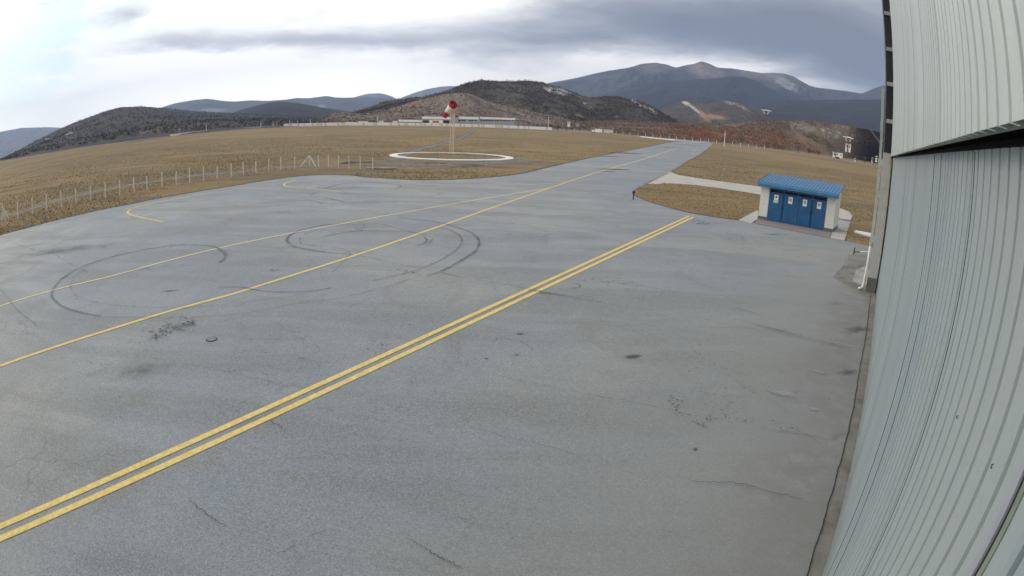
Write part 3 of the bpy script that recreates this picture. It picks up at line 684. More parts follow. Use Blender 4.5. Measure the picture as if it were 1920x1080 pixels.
# sock: sagging conical tube in three bands, open mouth toward the camera side
dir0 = Vector((-.62, .48, -.62)).normalized(); pts = []; 
for i in range(10):
    u_ = i/9; d_ = (dir0*(1-u_)+Vector((-.55,.10,-.95))*u_).normalized()
    pts.append(org if i == 0 else pts[-1]+d_*.31)
rad = [.70-.22*i/9 for i in range(10)]
m_red = m_simple('red_fabric', (.50,.012,.03), .8, .12, 4); m_whf = m_simple('white_fabric', (.86,.80,.70), .8, .1, 4)
def band(i0, i1, m, name):
    mb = MB(); vs = []; fs = []; n = 20
    for i in range(i0, i1+1):
        t_ = (pts[min(i+1, 9)]-pts[max(i-1, 0)]).normalized(); a = t_.cross(Vector((0,0,1))).normalized(); b_ = a.cross(t_)
        for k in range(n):
            th = 2*math.pi*k/n; r = rad[i]*(1+.05*math.sin(3*th+i))
            vs.append(pts[i]+a*r*math.cos(th)+b_*r*math.sin(th)*(1-.03*i))
    for i in range(i1-i0):
        for k in range(n): fs.append((i*n+k, i*n+(k+1) % n, (i+1)*n+(k+1) % n, (i+1)*n+k))
    mb.add(vs, fs); o = mb.build(name, m, ws, True)
    s_ = o.modifiers.new('th', 'SOLIDIFY'); s_.thickness = .01
band(0,2,m_red,'red_sock_band'); band(2,6,m_whf,'white_sock_band'); band(6,9,m_red,'red_sock_band')
t_ = (pts[1]-pts[0]).normalized(); a = t_.cross(Vector((0,0,1))).normalized(); b_ = a.cross(t_)
mb = MB(); mb.tube([pts[0]+a*.72*math.cos(q)+b_*.72*math.sin(q) for q in np.linspace(0, 2*math.pi, 25)], .03, 6); mb.tube([pts[0]-b_*.70, pts[0]+b_*.70], .025, 5); mb.build('hoop', m_steelD, ws)
tag(ws, 'red and white windsock drooping from a pale lattice mast inside the white ring', 'windsock')

# ------------------------------------------------------------------ near fence
m_post = m_simple('concrete_post', (.66,.61,.53), .8, .15, 3); m_wire = m_simple('wire', (.20,.19,.18), .5, .1)
posts = [(34,408),(61.5,401),(88,394.5),(115.5,387.5),(143,380.5),(170.5,376),(198,371),(225,365),(251.5,360),(276,355),(304,350),(331,345.5),(356,342),(382,338.5),(407.5,334.5),(433.5,331),(456.5,327.5),(480,324),(504,320.5),(527,317.5),(553,314.5),(580.5,311.5),(597.5,312),(616,313),(634.5,314),(654.5,315.2),(675.5,316),(698.5,317)]
gp = [G(x, y+.7) for x, y in posts]
corner = 21
fence = empty('wire_fence', (gp[0][0], gp[0][1], 0))
def rel(g, z=0): return (g[0]-gp[0][0], g[1]-gp[0][1], z)
mb = MB(); mb.prism([(-.045,-.045),(.045,-.045),(.045,.045),(-.045,.045)], 0, 1.30, 'xy'); p0 = mb.build('post', m_post, fence); p0.location = rel(gp[0])
for i, g in enumerate(gp[1:]):
    c = p0.copy(); COL.objects.link(c); c.parent = fence; c.location = rel(g); c.rotation_euler = (R(random.uniform(-1.5,1.5)), R(random.uniform(-1.5,1.5)), random.uniform(-.3,.3)); c.scale = (1,1,random.uniform(.93,1.1))
for q in (-1, 1):
    mb = MB(); g = rel(gp[corner]); mb.tube([(g[0],g[1],1.25),(g[0]+q*.95,g[1]-.5,0)], .06, 5); mb.build('brace', m_post, fence)
mb = MB()
for z in (.45,.85,1.25):
    mb.tube([rel(g, z) for g in gp], .008, 3)
mb.build('wire', m_wire, fence)
tag(fence, 'low wire fence on slim pale concrete posts along the gravel track', 'fence')
gx = G(5.5, 414); gate = empty('gate_frame', (gx[0], gx[1], 0), R(35))
m_gate = m_simple('white_gate_paint', (.60,.64,.55), .5, .1)
mb = MB(); mb.tube([(0,0,0),(0,0,1.42),(-1.6,0,1.42),(-1.6,0,0)], .045, 6); mb.tube([(0,0,.18),(-1.6,0,.18)], .035, 6); mb.build('frame', m_gate, gate)
mb = MB(); mb.tube([(0.02,0,1.35),(.75,-.1,0)], .035, 6); mb.tube([(0.02,0,1.3),(.45,-.5,0)], .03, 6); mb.build('brace', m_gate, gate)
tag(gate, 'pale steel gate frame with a slanting brace at the left end of the wire fence', 'gate')
# apron edge marker
ex, ey = G(1187.3, 374.5); em = empty('edge_marker', (ex, ey, .02))
mb = MB(); mb.tube([(0,0,0),(0,0,.5)], .045, 8); mb.build('stem', m_simple('black_stem', (.02,.018,.018), .6), em)
mb = MB(); mb.tube([(0,0,.46),(0,0,.53),(0,0,.66),(0,0,.70)], [.05,.11,.10,.03], 10); mb.build('lamp_head', m_simple('dark_lamp_head', (.03,.022,.022), .5), em, True)
tag(em, 'small dark edge light standing at the rounded tip of the grass island', 'edge light')
# broken planks at the fence end
bx_, by_ = G(712, 317); o = MB(); o.box(-1.4,1.5,-.25,.2,.05,.16); o.box(-.2,1.8,.2,.5,.03,.12); o = o.build('timber_pile', m_simple('weathered_timber', (.33,.29,.26), .9, .3, 3)); o.location = (bx_, by_, 0); o.rotation_euler = (0,0,.1)
tag(o, 'flat weathered boards lying on the gravel at the end of the wire fence', 'boards')

# ------------------------------------------------------------------ grass tufts (uncountable)
def tufts():
    V = []; F = []; C = []
    poly_in = lambda x, y, pl: sum(((pl[i][1] > y) != (pl[(i+1) % len(pl)][1] > y)) and (x < (pl[(i+1) % len(pl)][0]-pl[i][0])*(y-pl[i][1])/(pl[(i+1) % len(pl)][1]-pl[i][1])+pl[i][0]) for i in range(len(pl))) % 2 == 1
    cols = [(.34,.255,.145),(.31,.235,.13),(.38,.29,.17),(.26,.20,.12),(.33,.25,.14),(.29,.225,.135),(.30,.255,.15)]
    solid = [apron_poly, path]
    def put(x, y, s):
        n = len(V); col = random.choice(cols); col = tuple(c*random.uniform(.8,1.2) for c in col)
        for k in range(4):
            a = random.uniform(0, 6.28); w = s*.45; lx, ly = math.cos(a)*s*random.uniform(.2,.9), math.sin(a)*s*random.uniform(.2,.9)
            bx, by = x+random.uniform(-.3,.3)*s, y+random.uniform(-.3,.3)*s
            px, py = -math.sin(a)*w*.5, math.cos(a)*w*.5
            V.extend([(bx-px,by-py,0),(bx+px,by+py,0),(bx+lx,by+ly,s*random.uniform(.6,1.1))]); F.append((n+k*3,n+k*3+1,n+k*3+2)); C.extend([col]*3)
    cnt = 0
    for _ in range(150000):
        d = 28*math.exp(random.random()*math.log(300/28.)); az = R(random.uniform(-58, 38))
        x, y = d*math.sin(az), d*math.cos(az)
        if d > 75 and random.random() < min(.85, (d-75)/140.): continue
        if noise.noise(Vector((x*.07, y*.07, 1.7)))+.35*noise.noise(Vector((x*.4,y*.4,5)))+.25 < random.uniform(-.1,.35): continue
        if any(poly_in(x, y, pl) for pl in solid): continue
        if any(poly_in(x, y, pl) for pl in slabs): continue
        if any((x-q[0])**2+(y-q[1])**2 < q[2]**2 for q in tr_pts) and random.random() < .93: continue
        rr = math.hypot(x-ring_c[0], y-ring_c[1])
        if RR-1.4 < rr < RR+.1: continue
        put(x, y, random.uniform(.04,.125)*(1+min(d,160)/260.)); cnt += 1
        if cnt > 62000: break
    for line in (smooth_line(EL, 6), smooth_line(edgeR[:20], 6)):
        for a, c in zip(line[:-1], line[1:]):
            L_ = math.hypot(c[0]-a[0], c[1]-a[1]); nx, ny = -(c[1]-a[1])/(L_+1e-6), (c[0]-a[0])/(L_+1e-6)
            for _ in range(int(L_*6)):
                u = random.random(); w_ = random.gauss(0, .16)
                if noise.noise(Vector((a[0]*.6, a[1]*.6, 9))) < -.1 and random.random() < .6: continue
                put(a[0]+(c[0]-a[0])*u+nx*w_, a[1]+(c[1]-a[1])*u+ny*w_, random.uniform(.05,.13))
    pts_ = 0
    while pts_ < 5500:
        x = random.uniform(min(p[0] for p in big_isl), max(p[0] for p in big_isl)); y = random.uniform(min(p[1] for p in big_isl), max(p[1] for p in big_isl))
        pts_ += 1
        if poly_in(x, y, big_isl) and not any(poly_in(x, y, pl) for pl in slabs): put(x, y, random.uniform(.06,.16))
    me = bpy.data.meshes.new('grass_tufts'); me.from_pydata(V, [], F); ca = me.color_attributes.new('tint', 'FLOAT_COLOR', 'POINT')
    ca.data.foreach_set('color', np.array([c+(1.0,) for c in C], 'f').ravel()); me.materials.append(m_tuft)
    o = bpy.data.objects.new('grass_tufts', me); COL.objects.link(o)
    tag(o, 'dry olive and straw coloured grass tufts covering the airfield', 'grass', None, 'stuff')
kc = FLk+ku*2.7+kv*1.3
ib = edgeR[5:17]; big_isl = ib+gl([(1421,395),(1436,372),(1424,365.4),(1352,354),(1289,346.5),(1241.7,344.3),(1235,346)])
slabs.append([tuple(FLk-ku*.1), tuple(FLk+ku*5.6), tuple(FLk+ku*5.6+kv*2.8), tuple(FLk-ku*.1+kv*2.8)])
_raised('grass_island', big_isl, 0, .05, m_grass)
tufts()

# ------------------------------------------------------------------ hills and mountains
m_hill = {}
def hillmat(name, dark, mid, rock, soil=(.36,.22,.12), nsc=.012, rockt=.62):
    m, t, b, oc = mt(name, rough=.95, spec=.1)
    at = t.new('ShaderNodeVertexColor', layer_name='tint')
    sp = t.new('ShaderNodeSeparateColor'); t.l.new(at.outputs[0], sp.inputs[0])
    n1 = t.noise(oc, nsc, 7, .68, .3); n2 = t.noise(oc, nsc*6, 6, .72); n3 = t.noise(oc, nsc*25, 4, .7)
    c = t.mix(t.mapr(n1, .40, .62), dark, mid)
    c = t.mix(t.mapr(t.noise(oc, nsc*9, 4, .7), .42, .60, 0, .75), c, tuple(x*.40 for x in dark))
    c = t.mix(t.mapr(n3, .45, .62, 0, .6), c, tuple(x*1.35 for x in mid))
    c = t.mix(t.math('MULTIPLY', sp.outputs[1], t.mapr(n2, .30, .6, .35, 1)), c, soil)
    rk = t.math('ADD', t.math('MULTIPLY', t.math('SUBTRACT', n2, .5), 1.6), t.math('ADD', sp.outputs[0], t.math('MULTIPLY', t.math('SUBTRACT', n3, .5), .9)))
    c = t.mix(t.mapr(rk, rockt-.1, rockt+.18), c, rock)
    c = t.mix(t.math('MULTIPLY', sp.outputs[2], t.mapr(n2, .38, .58, .1, 1)), c, (.27,.095,.055))
    t.l.new(c, b.inputs['Base Color'])
    return m
GRIDS = {}
def hill(name, ridge, D, foot, m, back=None, rough=.10, zfoot=0.0, step=2.0, rows=44, blobs=(), nz=1.0, ridge_noise=.016, power=1.25, D1=None):
    """ridge: skyline samples (photo pixel) surveyed at distance D; foot: distance of the foot (number or list of (x, dist))"""
    xs = np.arange(ridge[0][0], ridge[-1][0]+.1, step)
    ys = np.interp(xs, [p[0] for p in ridge], [p[1] for p in ridge])
    # round the polyline a little
    ker = np.array([1,2,3,2,1])/9.; ys = np.convolve(np.pad(ys, 2, 'edge'), ker, 'valid')
    Dd = np.full(len(xs), float(D)) if D1 is None else np.linspace(D, D1, len(xs))
    vs = []; nb = 10; Hs = []
    back = back or D*.35
    for i, (x, y) in enumerate(zip(xs, ys)):
        d = ray(x, y); h = math.hypot(d[0], d[1]); ux, uy, te = d[0]/h, d[1]/h, d[2]/h
        df = math.hypot(*G(x, float(np.interp(x, [f[0] for f in foot], [f[1] for f in foot]))))*1.01 if isinstance(foot, tuple) else foot if not isinstance(foot, (list, tuple)) else float(np.interp(x, [f[0] for f in foot], [f[1] for f in foot]))
        Dr = Dd[i]*(1+.03*noise.noise(Vector((x*.013, 1.3, D*.001))))
        Hr = CAMH+Dr*te
        for k in range(rows+nb):
            if k < rows:
                u = k/(rows-1); r = df+(Dr-df)*u
                s_ = u**power; s_ = s_*(1-.25*u)+.25*u*math.sin(u*math.pi/2)
                w = 1-u**3
                am = max(8, Hr)*rough
                P_ = Vector((ux*r, uy*r, D))
                nn = noise.fractal(P_*(1.6/max(60., (Dr-df)*.35)), 1.0, 2.1, 5)*nz
                gul = abs(noise.noise(Vector((ux*r, uy*r, 0))*(3./max(60., (Dr-df)*.5))))
                z = zfoot+(Hr-zfoot)*s_+am*nn*w*min(1, u*4)*1.3-am*gul*w*u*1.5
                z += Hr*ridge_noise*noise.noise(P_*(30./D))*(1-w)
                lim = CAMH+r*te*(.985 if u < .97 else 1)
                if u < 1 and te > 0: z = min(z, max(lim, zfoot))
                if k == 0: z = min(z, zfoot)-.5
            else:
                u = (k-rows+1)/nb; r = Dr+back*u; z = Hr*(1-u*u)-1*u
            vs.append((ux*r, uy*r, z))
    n = rows+nb; fs = [(i*n+k, (i+1)*n+k, (i+1)*n+k+1, i*n+k+1) for i in range(len(xs)-1) for k in range(n-1)]
    va = np.array(vs); X, Y = to_px(va); col = np.zeros((len(vs), 4), 'f'); col[:, 3] = 1
    for bx, by, rx, ry, rot, ch, a in blobs:
        c_, s_ = math.cos(R(rot)), math.sin(R(rot)); dx, dy = X-bx, Y-by
        q = ((dx*c_+dy*s_)/rx)**2+((-dx*s_+dy*c_)/ry)**2
        col[:, ch] = np.maximum(col[:, ch], a*np.exp(-q*q))
    me = bpy.data.meshes.new(name); me.from_pydata(vs, [], fs)
    ca = me.color_attributes.new('tint', 'FLOAT_COLOR', 'POINT'); ca.data.foreach_set('color', col.ravel())
    me.materials.append(m); me.polygons.foreach_set('use_smooth', [True]*len(me.polygons))
    o = bpy.data.objects.new(name, me); COL.objects.link(o); tag(o, kind='structure')
    GRIDS[name+str(D)] = (va.reshape(len(xs), n, 3), rows, X.reshape(len(xs), n), Y.reshape(len(xs), n))
    return va.reshape(len(xs), n, 3), X.reshape(len(xs), n), Y.reshape(len(xs), n)

mm_far = hillmat('far_mountain_ground', (.135,.155,.185), (.20,.215,.24), (.38,.37,.38), nsc=.0012, rockt=.75)  # paleness of distant haze put into the ground colours
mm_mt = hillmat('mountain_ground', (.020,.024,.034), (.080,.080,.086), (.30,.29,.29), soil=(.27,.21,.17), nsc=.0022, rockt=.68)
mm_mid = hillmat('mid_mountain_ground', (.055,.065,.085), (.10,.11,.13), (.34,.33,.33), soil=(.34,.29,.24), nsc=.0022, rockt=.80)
mm_low = hillmat('forest_slope', (.014,.016,.022), (.026,.027,.031), (.20,.19,.18), nsc=.005, rockt=1.0)
mm_left = hillmat('wooded_hill', (.036,.036,.039), (.085,.076,.072), (.42,.38,.33), nsc=.010, rockt=.80)
mm_cen = hillmat('scrub_hill', (.040,.034,.028), (.110,.090,.066), (.50,.47,.42), nsc=.018, rockt=.70)
mm_bench = hillmat('dry_slope', (.150,.112,.085), (.235,.182,.140), (.34,.28,.22), nsc=.022, rockt=.95)
mm_red = hillmat('heath_slope', (.125,.092,.062), (.200,.150,.098), (.34,.31,.28), nsc=.03, rockt=.86)

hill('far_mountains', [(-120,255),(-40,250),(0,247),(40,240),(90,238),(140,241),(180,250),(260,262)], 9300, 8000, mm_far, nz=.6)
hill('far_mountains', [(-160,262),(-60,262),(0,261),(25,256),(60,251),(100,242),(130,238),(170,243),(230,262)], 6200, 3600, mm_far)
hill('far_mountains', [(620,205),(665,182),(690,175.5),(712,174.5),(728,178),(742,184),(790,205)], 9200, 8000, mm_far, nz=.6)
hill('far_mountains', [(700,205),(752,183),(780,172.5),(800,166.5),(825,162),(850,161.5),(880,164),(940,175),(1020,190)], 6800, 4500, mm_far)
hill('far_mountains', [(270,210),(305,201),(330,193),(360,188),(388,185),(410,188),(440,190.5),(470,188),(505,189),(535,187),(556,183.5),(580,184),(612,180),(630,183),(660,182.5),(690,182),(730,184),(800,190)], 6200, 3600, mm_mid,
     blobs=[(400,207,22,4,0,1,.9),(605,200,16,7,20,0,.8),(345,195,12,4,-30,0,.5)])
mtn = [(980,185),(1030,155.5),(1060,150),(1110,139.5),(1140,132.5),(1170,128),(1200,119),(1230,117.3),(1250,121),(1266,126.5),(1285,122.5),(1300,120.5),(1315,115),(1328,118.5),(1345,125),(1370,128),(1400,132.5),(1425,137),(1450,136.5),(1470,137.5),(1488,143),(1503,152),(1517,160),(1530,164),(1545,166.3),(1580,170),(1600,173.5),(1615,175.5),(1632,168),(1655,160),(1700,152),(1800,150)]
hill('mountains', mtn, 5600, 3300, mm_mt, rough=.24, step=1.5, rows=70, blobs=[(1325,133,40,15,20,1,.75),(1475,158,38,12,28,0,.80),(1440,142,60,9,8,1,.6),(1225,128,34,9,0,1,.4),(1245,165,18,14,30,0,.42),(1370,180,30,9,10,0,.35),(1230,150,14,8,0,0,.3)], power=1.15)
hill('mountains', [(1100,190),(1180,165),(1240,152),(1330,147),(1370,142.5),(1395,144.5),(1420,152),(1445,166),(1480,182),(1540,195)], 4300, 3000, mm_low, rough=.10, blobs=[(1250,165,16,10,30,0,.5),(1360,182,22,7,30,0,.45)])
hill('foothills', [(1380,205),(1430,190),(1480,187.5),(1550,187.5),(1600,187),(1660,186),(1760,188),(1860,190)], 3300, 1500, mm_low, rough=.05)
hill('foothills', [(400,232),(430,213),(470,200.5),(500,193),(530,190.5),(560,193),(600,201),(640,206.5),(700,216),(760,228)], 2400, 1300, mm_low, blobs=[(580,205,16,5,15,0,.8),(560,206,10,3,0,0,.7)])
# ridges of 3 nearer hills
gw = hill('wooded_hills', [(-170,372),(-60,323),(0,300),(22,288),(40,279.5),(66,264.5),(85,256),(104,246.5),(124,237),(142,229),(162,221.5),(182,214.5),(204,206.5),(226,200.5),(262,199.7),(290,201.5),(315,203.5),(345,206.5),(372,209.5),(410,211.5),(440,213),(480,214.5),(520,217),(560,219.5),(600,222.5),(640,225)], 1500, ((-170,345),(-60,318),(0,302.5),(150,277),(300,257.2),(450,243),(600,235.3),(640,235.3)), mm_left,
     blobs=[(130,250,14,4,-20,0,.85),(90,260,10,4,-15,0,.8),(50,276,16,4,-10,0,.75),(212,241,12,5,-10,0,.5),(320,218,12,4,0,0,.5),(270,245,60,9,-12,0,.62),(330,243,60,6,-10,0,.6),(200,258,50,5,-15,0,.5),(330,240,50,5,-8,1,.18)], rows=60, step=1.5, nz=1.2)
cen = [(640,222),(670,207),(700,199.5),(722,190),(745,186.5),(765,184.5),(790,183),(812,177),(840,168.5),(858,162),(873,156.5),(888,153),(903,149.5),(918,151.5),(940,152.5),(962,151.5),(985,150.5),(1005,152.5),(1022,156.5),(1040,161.5),(1058,167),(1075,172),(1090,179.5),(1104,184.5),(1120,184),(1140,180.5),(1162,181),(1178,184.5),(1200,190),(1218,196.5),(1234,205),(1248,215),(1262,223),(1290,232)]
gc = hill('scrub_hills', cen, 1150, [(640,720),(1290,820)], mm_cen, rows=70, step=1.5, blobs=[(1045,171,34,8,12,0,.95),(1010,163,20,5,5,0,.6),(1088,182,8,4,30,0,.6),(1100,196,16,5,25,0,.6),(1190,190,9,4,20,0,.95),(1207,187,8,3,10,0,.8),(1215,203,30,7,25,0,.85),(1185,200,40,6,10,0,.5),(1155,178,12,4,0,0,.9),(1085,218,10,3,0,1,.8),(1158,219,8,3,0,1,.5)], rough=.13, ridge_noise=.02)
hill('scrub_hills', [(1200,236),(1228,215),(1250,199),(1268,191.5),(1285,189.5),(1305,191),(1330,190.5),(1350,188.5),(1368,188),(1390,192),(1408,200),(1425,208),(1440,218),(1460,232)], 1900, 1350, mm_cen, rows=60, step=1.5, blobs=[(1285,193,14,5,30,0,.85),(1300,202,26,4,40,0,.85),(1318,216,18,5,45,1,1.0),(1340,219,22,5,8,1,1.0),(1368,193,20,5,15,0,.70),(1390,200,24,5,25,0,.68),(1400,206,30,5,20,0,.4)])
bench = [(575,240),(598,226),(622,213.5),(645,210),(670,213),(700,211.5),(725,206),(745,200),(762,194),(785,186.5),(810,181.5),(830,177),(850,174.5),(868,174),(885,176.5),(898,183),(915,190),(935,195),(960,199.5),(985,206),(1010,211.5),(1035,216.5),(1060,220.5),(1085,224),(1110,228),(1150,236)]
gb = hill('dry_slopes', bench, 900, [(575,520),(850,545),(1150,620)], mm_bench, rows=60, step=1.5, blobs=[(770,196,60,10,-20,2,.25),(650,225,60,10,0,0,.35),(800,205,60,6,-10,0,.3)], rough=.16)
red = [(1040,238),(1062,231),(1090,229.5),(1120,228),(1150,226.5),(1180,227),(1210,229),(1260,231.5),(1300,233),(1345,233.5),(1385,231.5),(1410,229),(1440,227),(1470,227.5),(1500,225.5),(1530,228),(1560,232),(1590,236),(1625,242),(1660,250),(1720,262)]
gr = hill('heath_slopes', red, 760, ((1040,240.5),(1100,245.7),(1200,254.5),(1350,267.5),(1500,284.6),(1630,302.5),(1720,316)), mm_red, rows=60, step=1.5, rough=.10, nz=.7,
     blobs=[(1240,243,50,7,5,2,.75),(1320,250,60,9,5,2,.95),(1400,256,50,9,8,2,.85),(1470,265,50,9,10,2,.8),(1520,280,30,7,12,2,.6),(1160,238,30,5,0,2,.5),(1430,231,30,6,5,0,.7),(1500,238,50,10,15,0,.84),(1560,250,50,14,15,0,.82),(1620,262,40,16,15,0,.80),(1590,280,40,12,10,0,.5)])

# bushes on the near slopes (uncountable scrub)
def bushes(name, grid, n, size, palette, label, xr, ulim=(0.02, .99), dens=None, redp=None):
    va, X, Y = grid; rows = va.shape[1]-10; V = []; F = []; C = []
    def one(p, s, col):
        k = len(V); m_ = 7
        for j in range(m_):
            a = random.uniform(0, 6.28); e = random.uniform(.1, 1.4); r = s*random.uniform(.5, 1)
            cx, cy, cz = p[0]+math.cos(a)*math.cos(e)*r*.8, p[1]+math.sin(a)*math.cos(e)*r*.8, p[2]+s*.15+math.sin(e)*r*.9
            q = s*.42
            for _ in range(3): V.append((cx+random.uniform(-q,q), cy+random.uniform(-q,q), cz+random.uniform(-q,q)))
            F.append((k+j*3, k+j*3+1, k+j*3+2)); sh = random.uniform(.7, 1.3); C.extend([tuple(c*sh for c in col)]*3)
    cnt = 0; tries = 0
    while cnt < n and tries < n*8:
        tries += 1
        i = random.uniform(0, va.shape[0]-1.01); u = random.uniform(*ulim); k = u*(rows-1.01)
        i0, k0 = int(i), int(k); fi, fk = i-i0, k-k0
        if not (xr[0] < X[i0, k0] < xr[1]): continue
        p = va[i0,k0]*(1-fi)*(1-fk)+va[i0+1,k0]*fi*(1-fk)+va[i0,k0+1]*(1-fi)*fk+va[i0+1,k0+1]*fi*fk
        nv = noise.noise(Vector(p)*.02)+.5*noise.noise(Vector(p)*.08)
        if dens and nv+dens(X[i0,k0], Y[i0,k0]) < random.uniform(-.3, .3): continue
        col = random.choice(palette)
        if redp and random.random() < redp(X[i0,k0], Y[i0,k0])*(1 if nv > -.15 else .3): col = random.choice([(.31,.125,.070),(.26,.10,.06),(.35,.155,.085),(.20,.09,.06)])
        one(p, size*random.uniform(.5, 1.4), col); cnt += 1
    me = bpy.data.meshes.new(name); me.from_pydata(V, [], F); ca = me.color_attributes.new('tint', 'FLOAT_COLOR', 'POINT')
    ca.data.foreach_set('color', np.array([c+(1.0,) for c in C], 'f').ravel()); me.materials.append(m_scrub)
    o = bpy.data.objects.new(name, me); COL.objects.link(o); tag(o, label, 'scrub', None, 'stuff')
gauss = lambda x, c, s: math.exp(-((x-c)/s)**2)
bushes('heath_scrub', gr, 17000, 1.5, [(.20,.155,.10),(.16,.13,.08),(.25,.20,.14),(.11,.09,.06),(.30,.24,.18)], 'red brown winter scrub covering the low slope behind the right half of the airfield', (1050, 1680),
       redp=lambda x, y: .75*max(gauss(x,1320,70), gauss(x,1450,60)*.9, gauss(x,1240,50)*.6)*(1 if y > 236+max(0, x-1350)*.09 else .15), dens=lambda x, y: .25 if x < 1480 else -.12)
bushes('hill_scrub', gc, 12000, 2.6, [(.075,.062,.044),(.050,.045,.032),(.11,.085,.060),(.09,.068,.05)], 'dark leafless scrub covering the rocky central hill', (650, 1270), dens=lambda x, y: .15)
bushes('wood_scrub', gw, 9000, 2.0, [(.075,.070,.066),(.062,.060,.060),(.090,.082,.076),(.105,.094,.086)], 'grey leafless woodland covering the long hill at left', (-60, 640), ulim=(.05,1.0))
bushes('slope_scrub', gb, 5000, 1.5, [(.12,.09,.06),(.09,.07,.05),(.17,.13,.095),(.065,.055,.035)], 'sparse brown scrub on the bare slope behind the race track buildings', (580, 1140))

# ------------------------------------------------------------------ far buildings, walls and trees at the field edge
m_wht = m_simple('white_wall_paint', (.88,.86,.82), .7, .08, .3); m_gry = m_simple('grey_wall', (.34,.36,.36), .7, .12, .3)
m_tan = m_simple('tan_render', (.45,.38,.31), .8, .12, .3); m_glass = m_simple('dark_glass', (.02,.024,.028), .2, .1)
m_rf = m_simple('dark_roof', (.06,.055,.07), .7, .2, .3); m_redb = m_simple('red_banner', (.50,.12,.10), .6, .2, .3); m_grnb = m_simple('green_band', (.05,.20,.14), .6, .2, .3)
m_road = m_simple('pale_road', (.42,.39,.35), .9, .15, .05)
class Block:
    """a building whose front faces the airfield; local x runs left to right along it, y into it"""
    def __init__(s, name, xl, xr, D, label, cat, group=None):
        a, c = P(xl, 235, D), P(xr, 235, D); a.z = c.z = 0
        s.L = (c-a).length; s.o = empty(name, (a.x, a.y, 0), math.atan2(c.y-a.y, c.x-a.x)); s.xl, s.xr, s.D = xl, xr, D
        tag(s.o, label, cat, group)
    def zx(s, x): return (x-s.xl)/(s.xr-s.xl)*s.L
    def zz(s, x, y): return P(x, y, s.D).z
    def part(s, name, m, xl, xr, yt, yb, d0=0, d1=8, xref=None):
        xm = xref or (xl+xr)/2; mb = MB(); z0 = max(0, s.zz(xm, yb)) if yb is not None else 0
        mb.box(s.zx(xl), s.zx(xr), d0, d1, z0, s.zz(xm, yt)); return mb.build(name, m, s.o)
B = Block('pit_building', 791, 965, 520, 'long white race pit building with banded windows behind the windsock', 'building')
B.part('white_parapet', m_wht, 791, 850.5, 219, 223.5); B.part('lower_wall', m_gry, 791, 848, 223.6, 236, .5, 8)
B.part('control_tower', m_gry, 846, 859, 215, 236, -1, 6); B.part('window', m_glass, 853, 858.5, 216.5, 219.5, -1.06, -1.0)
B.part('white_parapet', m_wht, 859.3, 897, 219, 223.7); B.part('white_parapet', m_wht, 899.5, 966, 220.3, 224)
B.part('lower_wall', m_gry, 859.2, 965, 224.1, 237, .4, 8)
m0 = None
for x in [860,865,869,879,884,890,900,905.5,910.5,916,921,927,932,937.5,943,948,953,959.5]:
    B.part('window', m_glass, x, x+3.3, 224.3, 227.2, .30, .39)
for x in (793, 831): B.part('garage_opening', m_glass, x, x+11, 225.8, 231.5, .40, .49)
B.part('banner', m_wht, 805, 830, 225, 233, .34, .48); B.part('banner', m_redb, 811, 823, 226.3, 230.5, .26, .338)
B2 = Block('grandstand', 745, 792, 515, 'low white stand with a dark roof left of the pit building', 'building')
B2.part('white_parapet', m_wht, 747, 791, 224.5, 228.5, 0, 9); B2.part('roof', m_rf, 760, 780, 222.3, 224.4, 3, 9); B2.part('green_band', m_grnb, 748, 790, 228.6, 230.2, .2, 8); B2.part('lower_wall', m_wht, 747, 791, 230.3, 236, .6, 8)
for xl, xr, yt, lab, mm in [(622,645,230,'long low white shed furthest left beside the perimeter wall', m_wht), (648,664,229.3,'pale shed with a sloping top in the middle of the wall', m_wht), (672,690,227.5,'white two storey block left of the green cabin', m_wht), (692,708,228.5,'white shed with dark roof beside the green cabin', m_wht), (710,719,226.5,'small pale green cabin behind the perimeter wall', m_gate), (721,736,228.3,'grey shed with purple roof right of the green cabin', m_gry), (736,745,226.8,'narrow white shed against the grandstand', m_wht)]:
    Bk = Block('shed_building', xl, xr, 512, lab, 'shed', 'sheds along the perimeter wall'); Bk.part('wall', mm, xl, xr, yt+1, 236, 0, 5); Bk.part('roof', m_rf if 'dark' in lab or 'purple' in lab else m_wht, xl-.3, xr+.3, yt, yt+.95, -.3, 5.3)
# perimeter wall in coloured banners
def wall_line(name, px, D, h, m, label, cat, th=.4, z0=0):
    pts = [Vector((*G(x, y+.4), 0)) for x, y in px] if D is None or isinstance(D, list) or D == 330 else [P(x, y, D) for x, y in px]
    o0 = pts[0]; o = empty(name, (o0.x, o0.y, 0)); mb = MB()
    for a, c in zip(pts[:-1], pts[1:]):
        d = Vector((c.x-a.x, c.y-a.y, 0)).normalized(); n = Vector((-d.y, d.x, 0))*th
        q = [a, c, c+n, a+n]; vs = [(v.x-o0.x, v.y-o0.y, z0) for v in q]+[(v.x-o0.x, v.y-o0.y, z0+h) for v in q]
        mb.add(vs, [(0,3,2,1),(4,5,6,7),(0,1,5,4),(1,2,6,5),(2,3,7,6),(3,0,4,7)])
    mb.build('wall', m, o); tag(o, label, cat); return o
m_ban, t, b, oc = mt('banner_wall_paint', rough=.7)
vt = t.new('ShaderNodeTexVoronoi', voronoi_dimensions='1D'); s3 = t.new('ShaderNodeSeparateXYZ'); t.l.new(oc, s3.inputs[0]); t.l.new(t.math('MULTIPLY', s3.outputs[0], .12), vt.inputs['W'])
cr_ = t.new('ShaderNodeSeparateColor'); t.l.new(vt.outputs['Color'], cr_.inputs[0])
c = t.mix(t.mapr(cr_.outputs[0], .70, .74), (.86,.83,.77), (.70,.55,.47)); c = t.mix(t.mapr(cr_.outputs[1], .80, .84), c, (.70,.66,.42)); t.l.new(c, b.inputs['Base Color'])
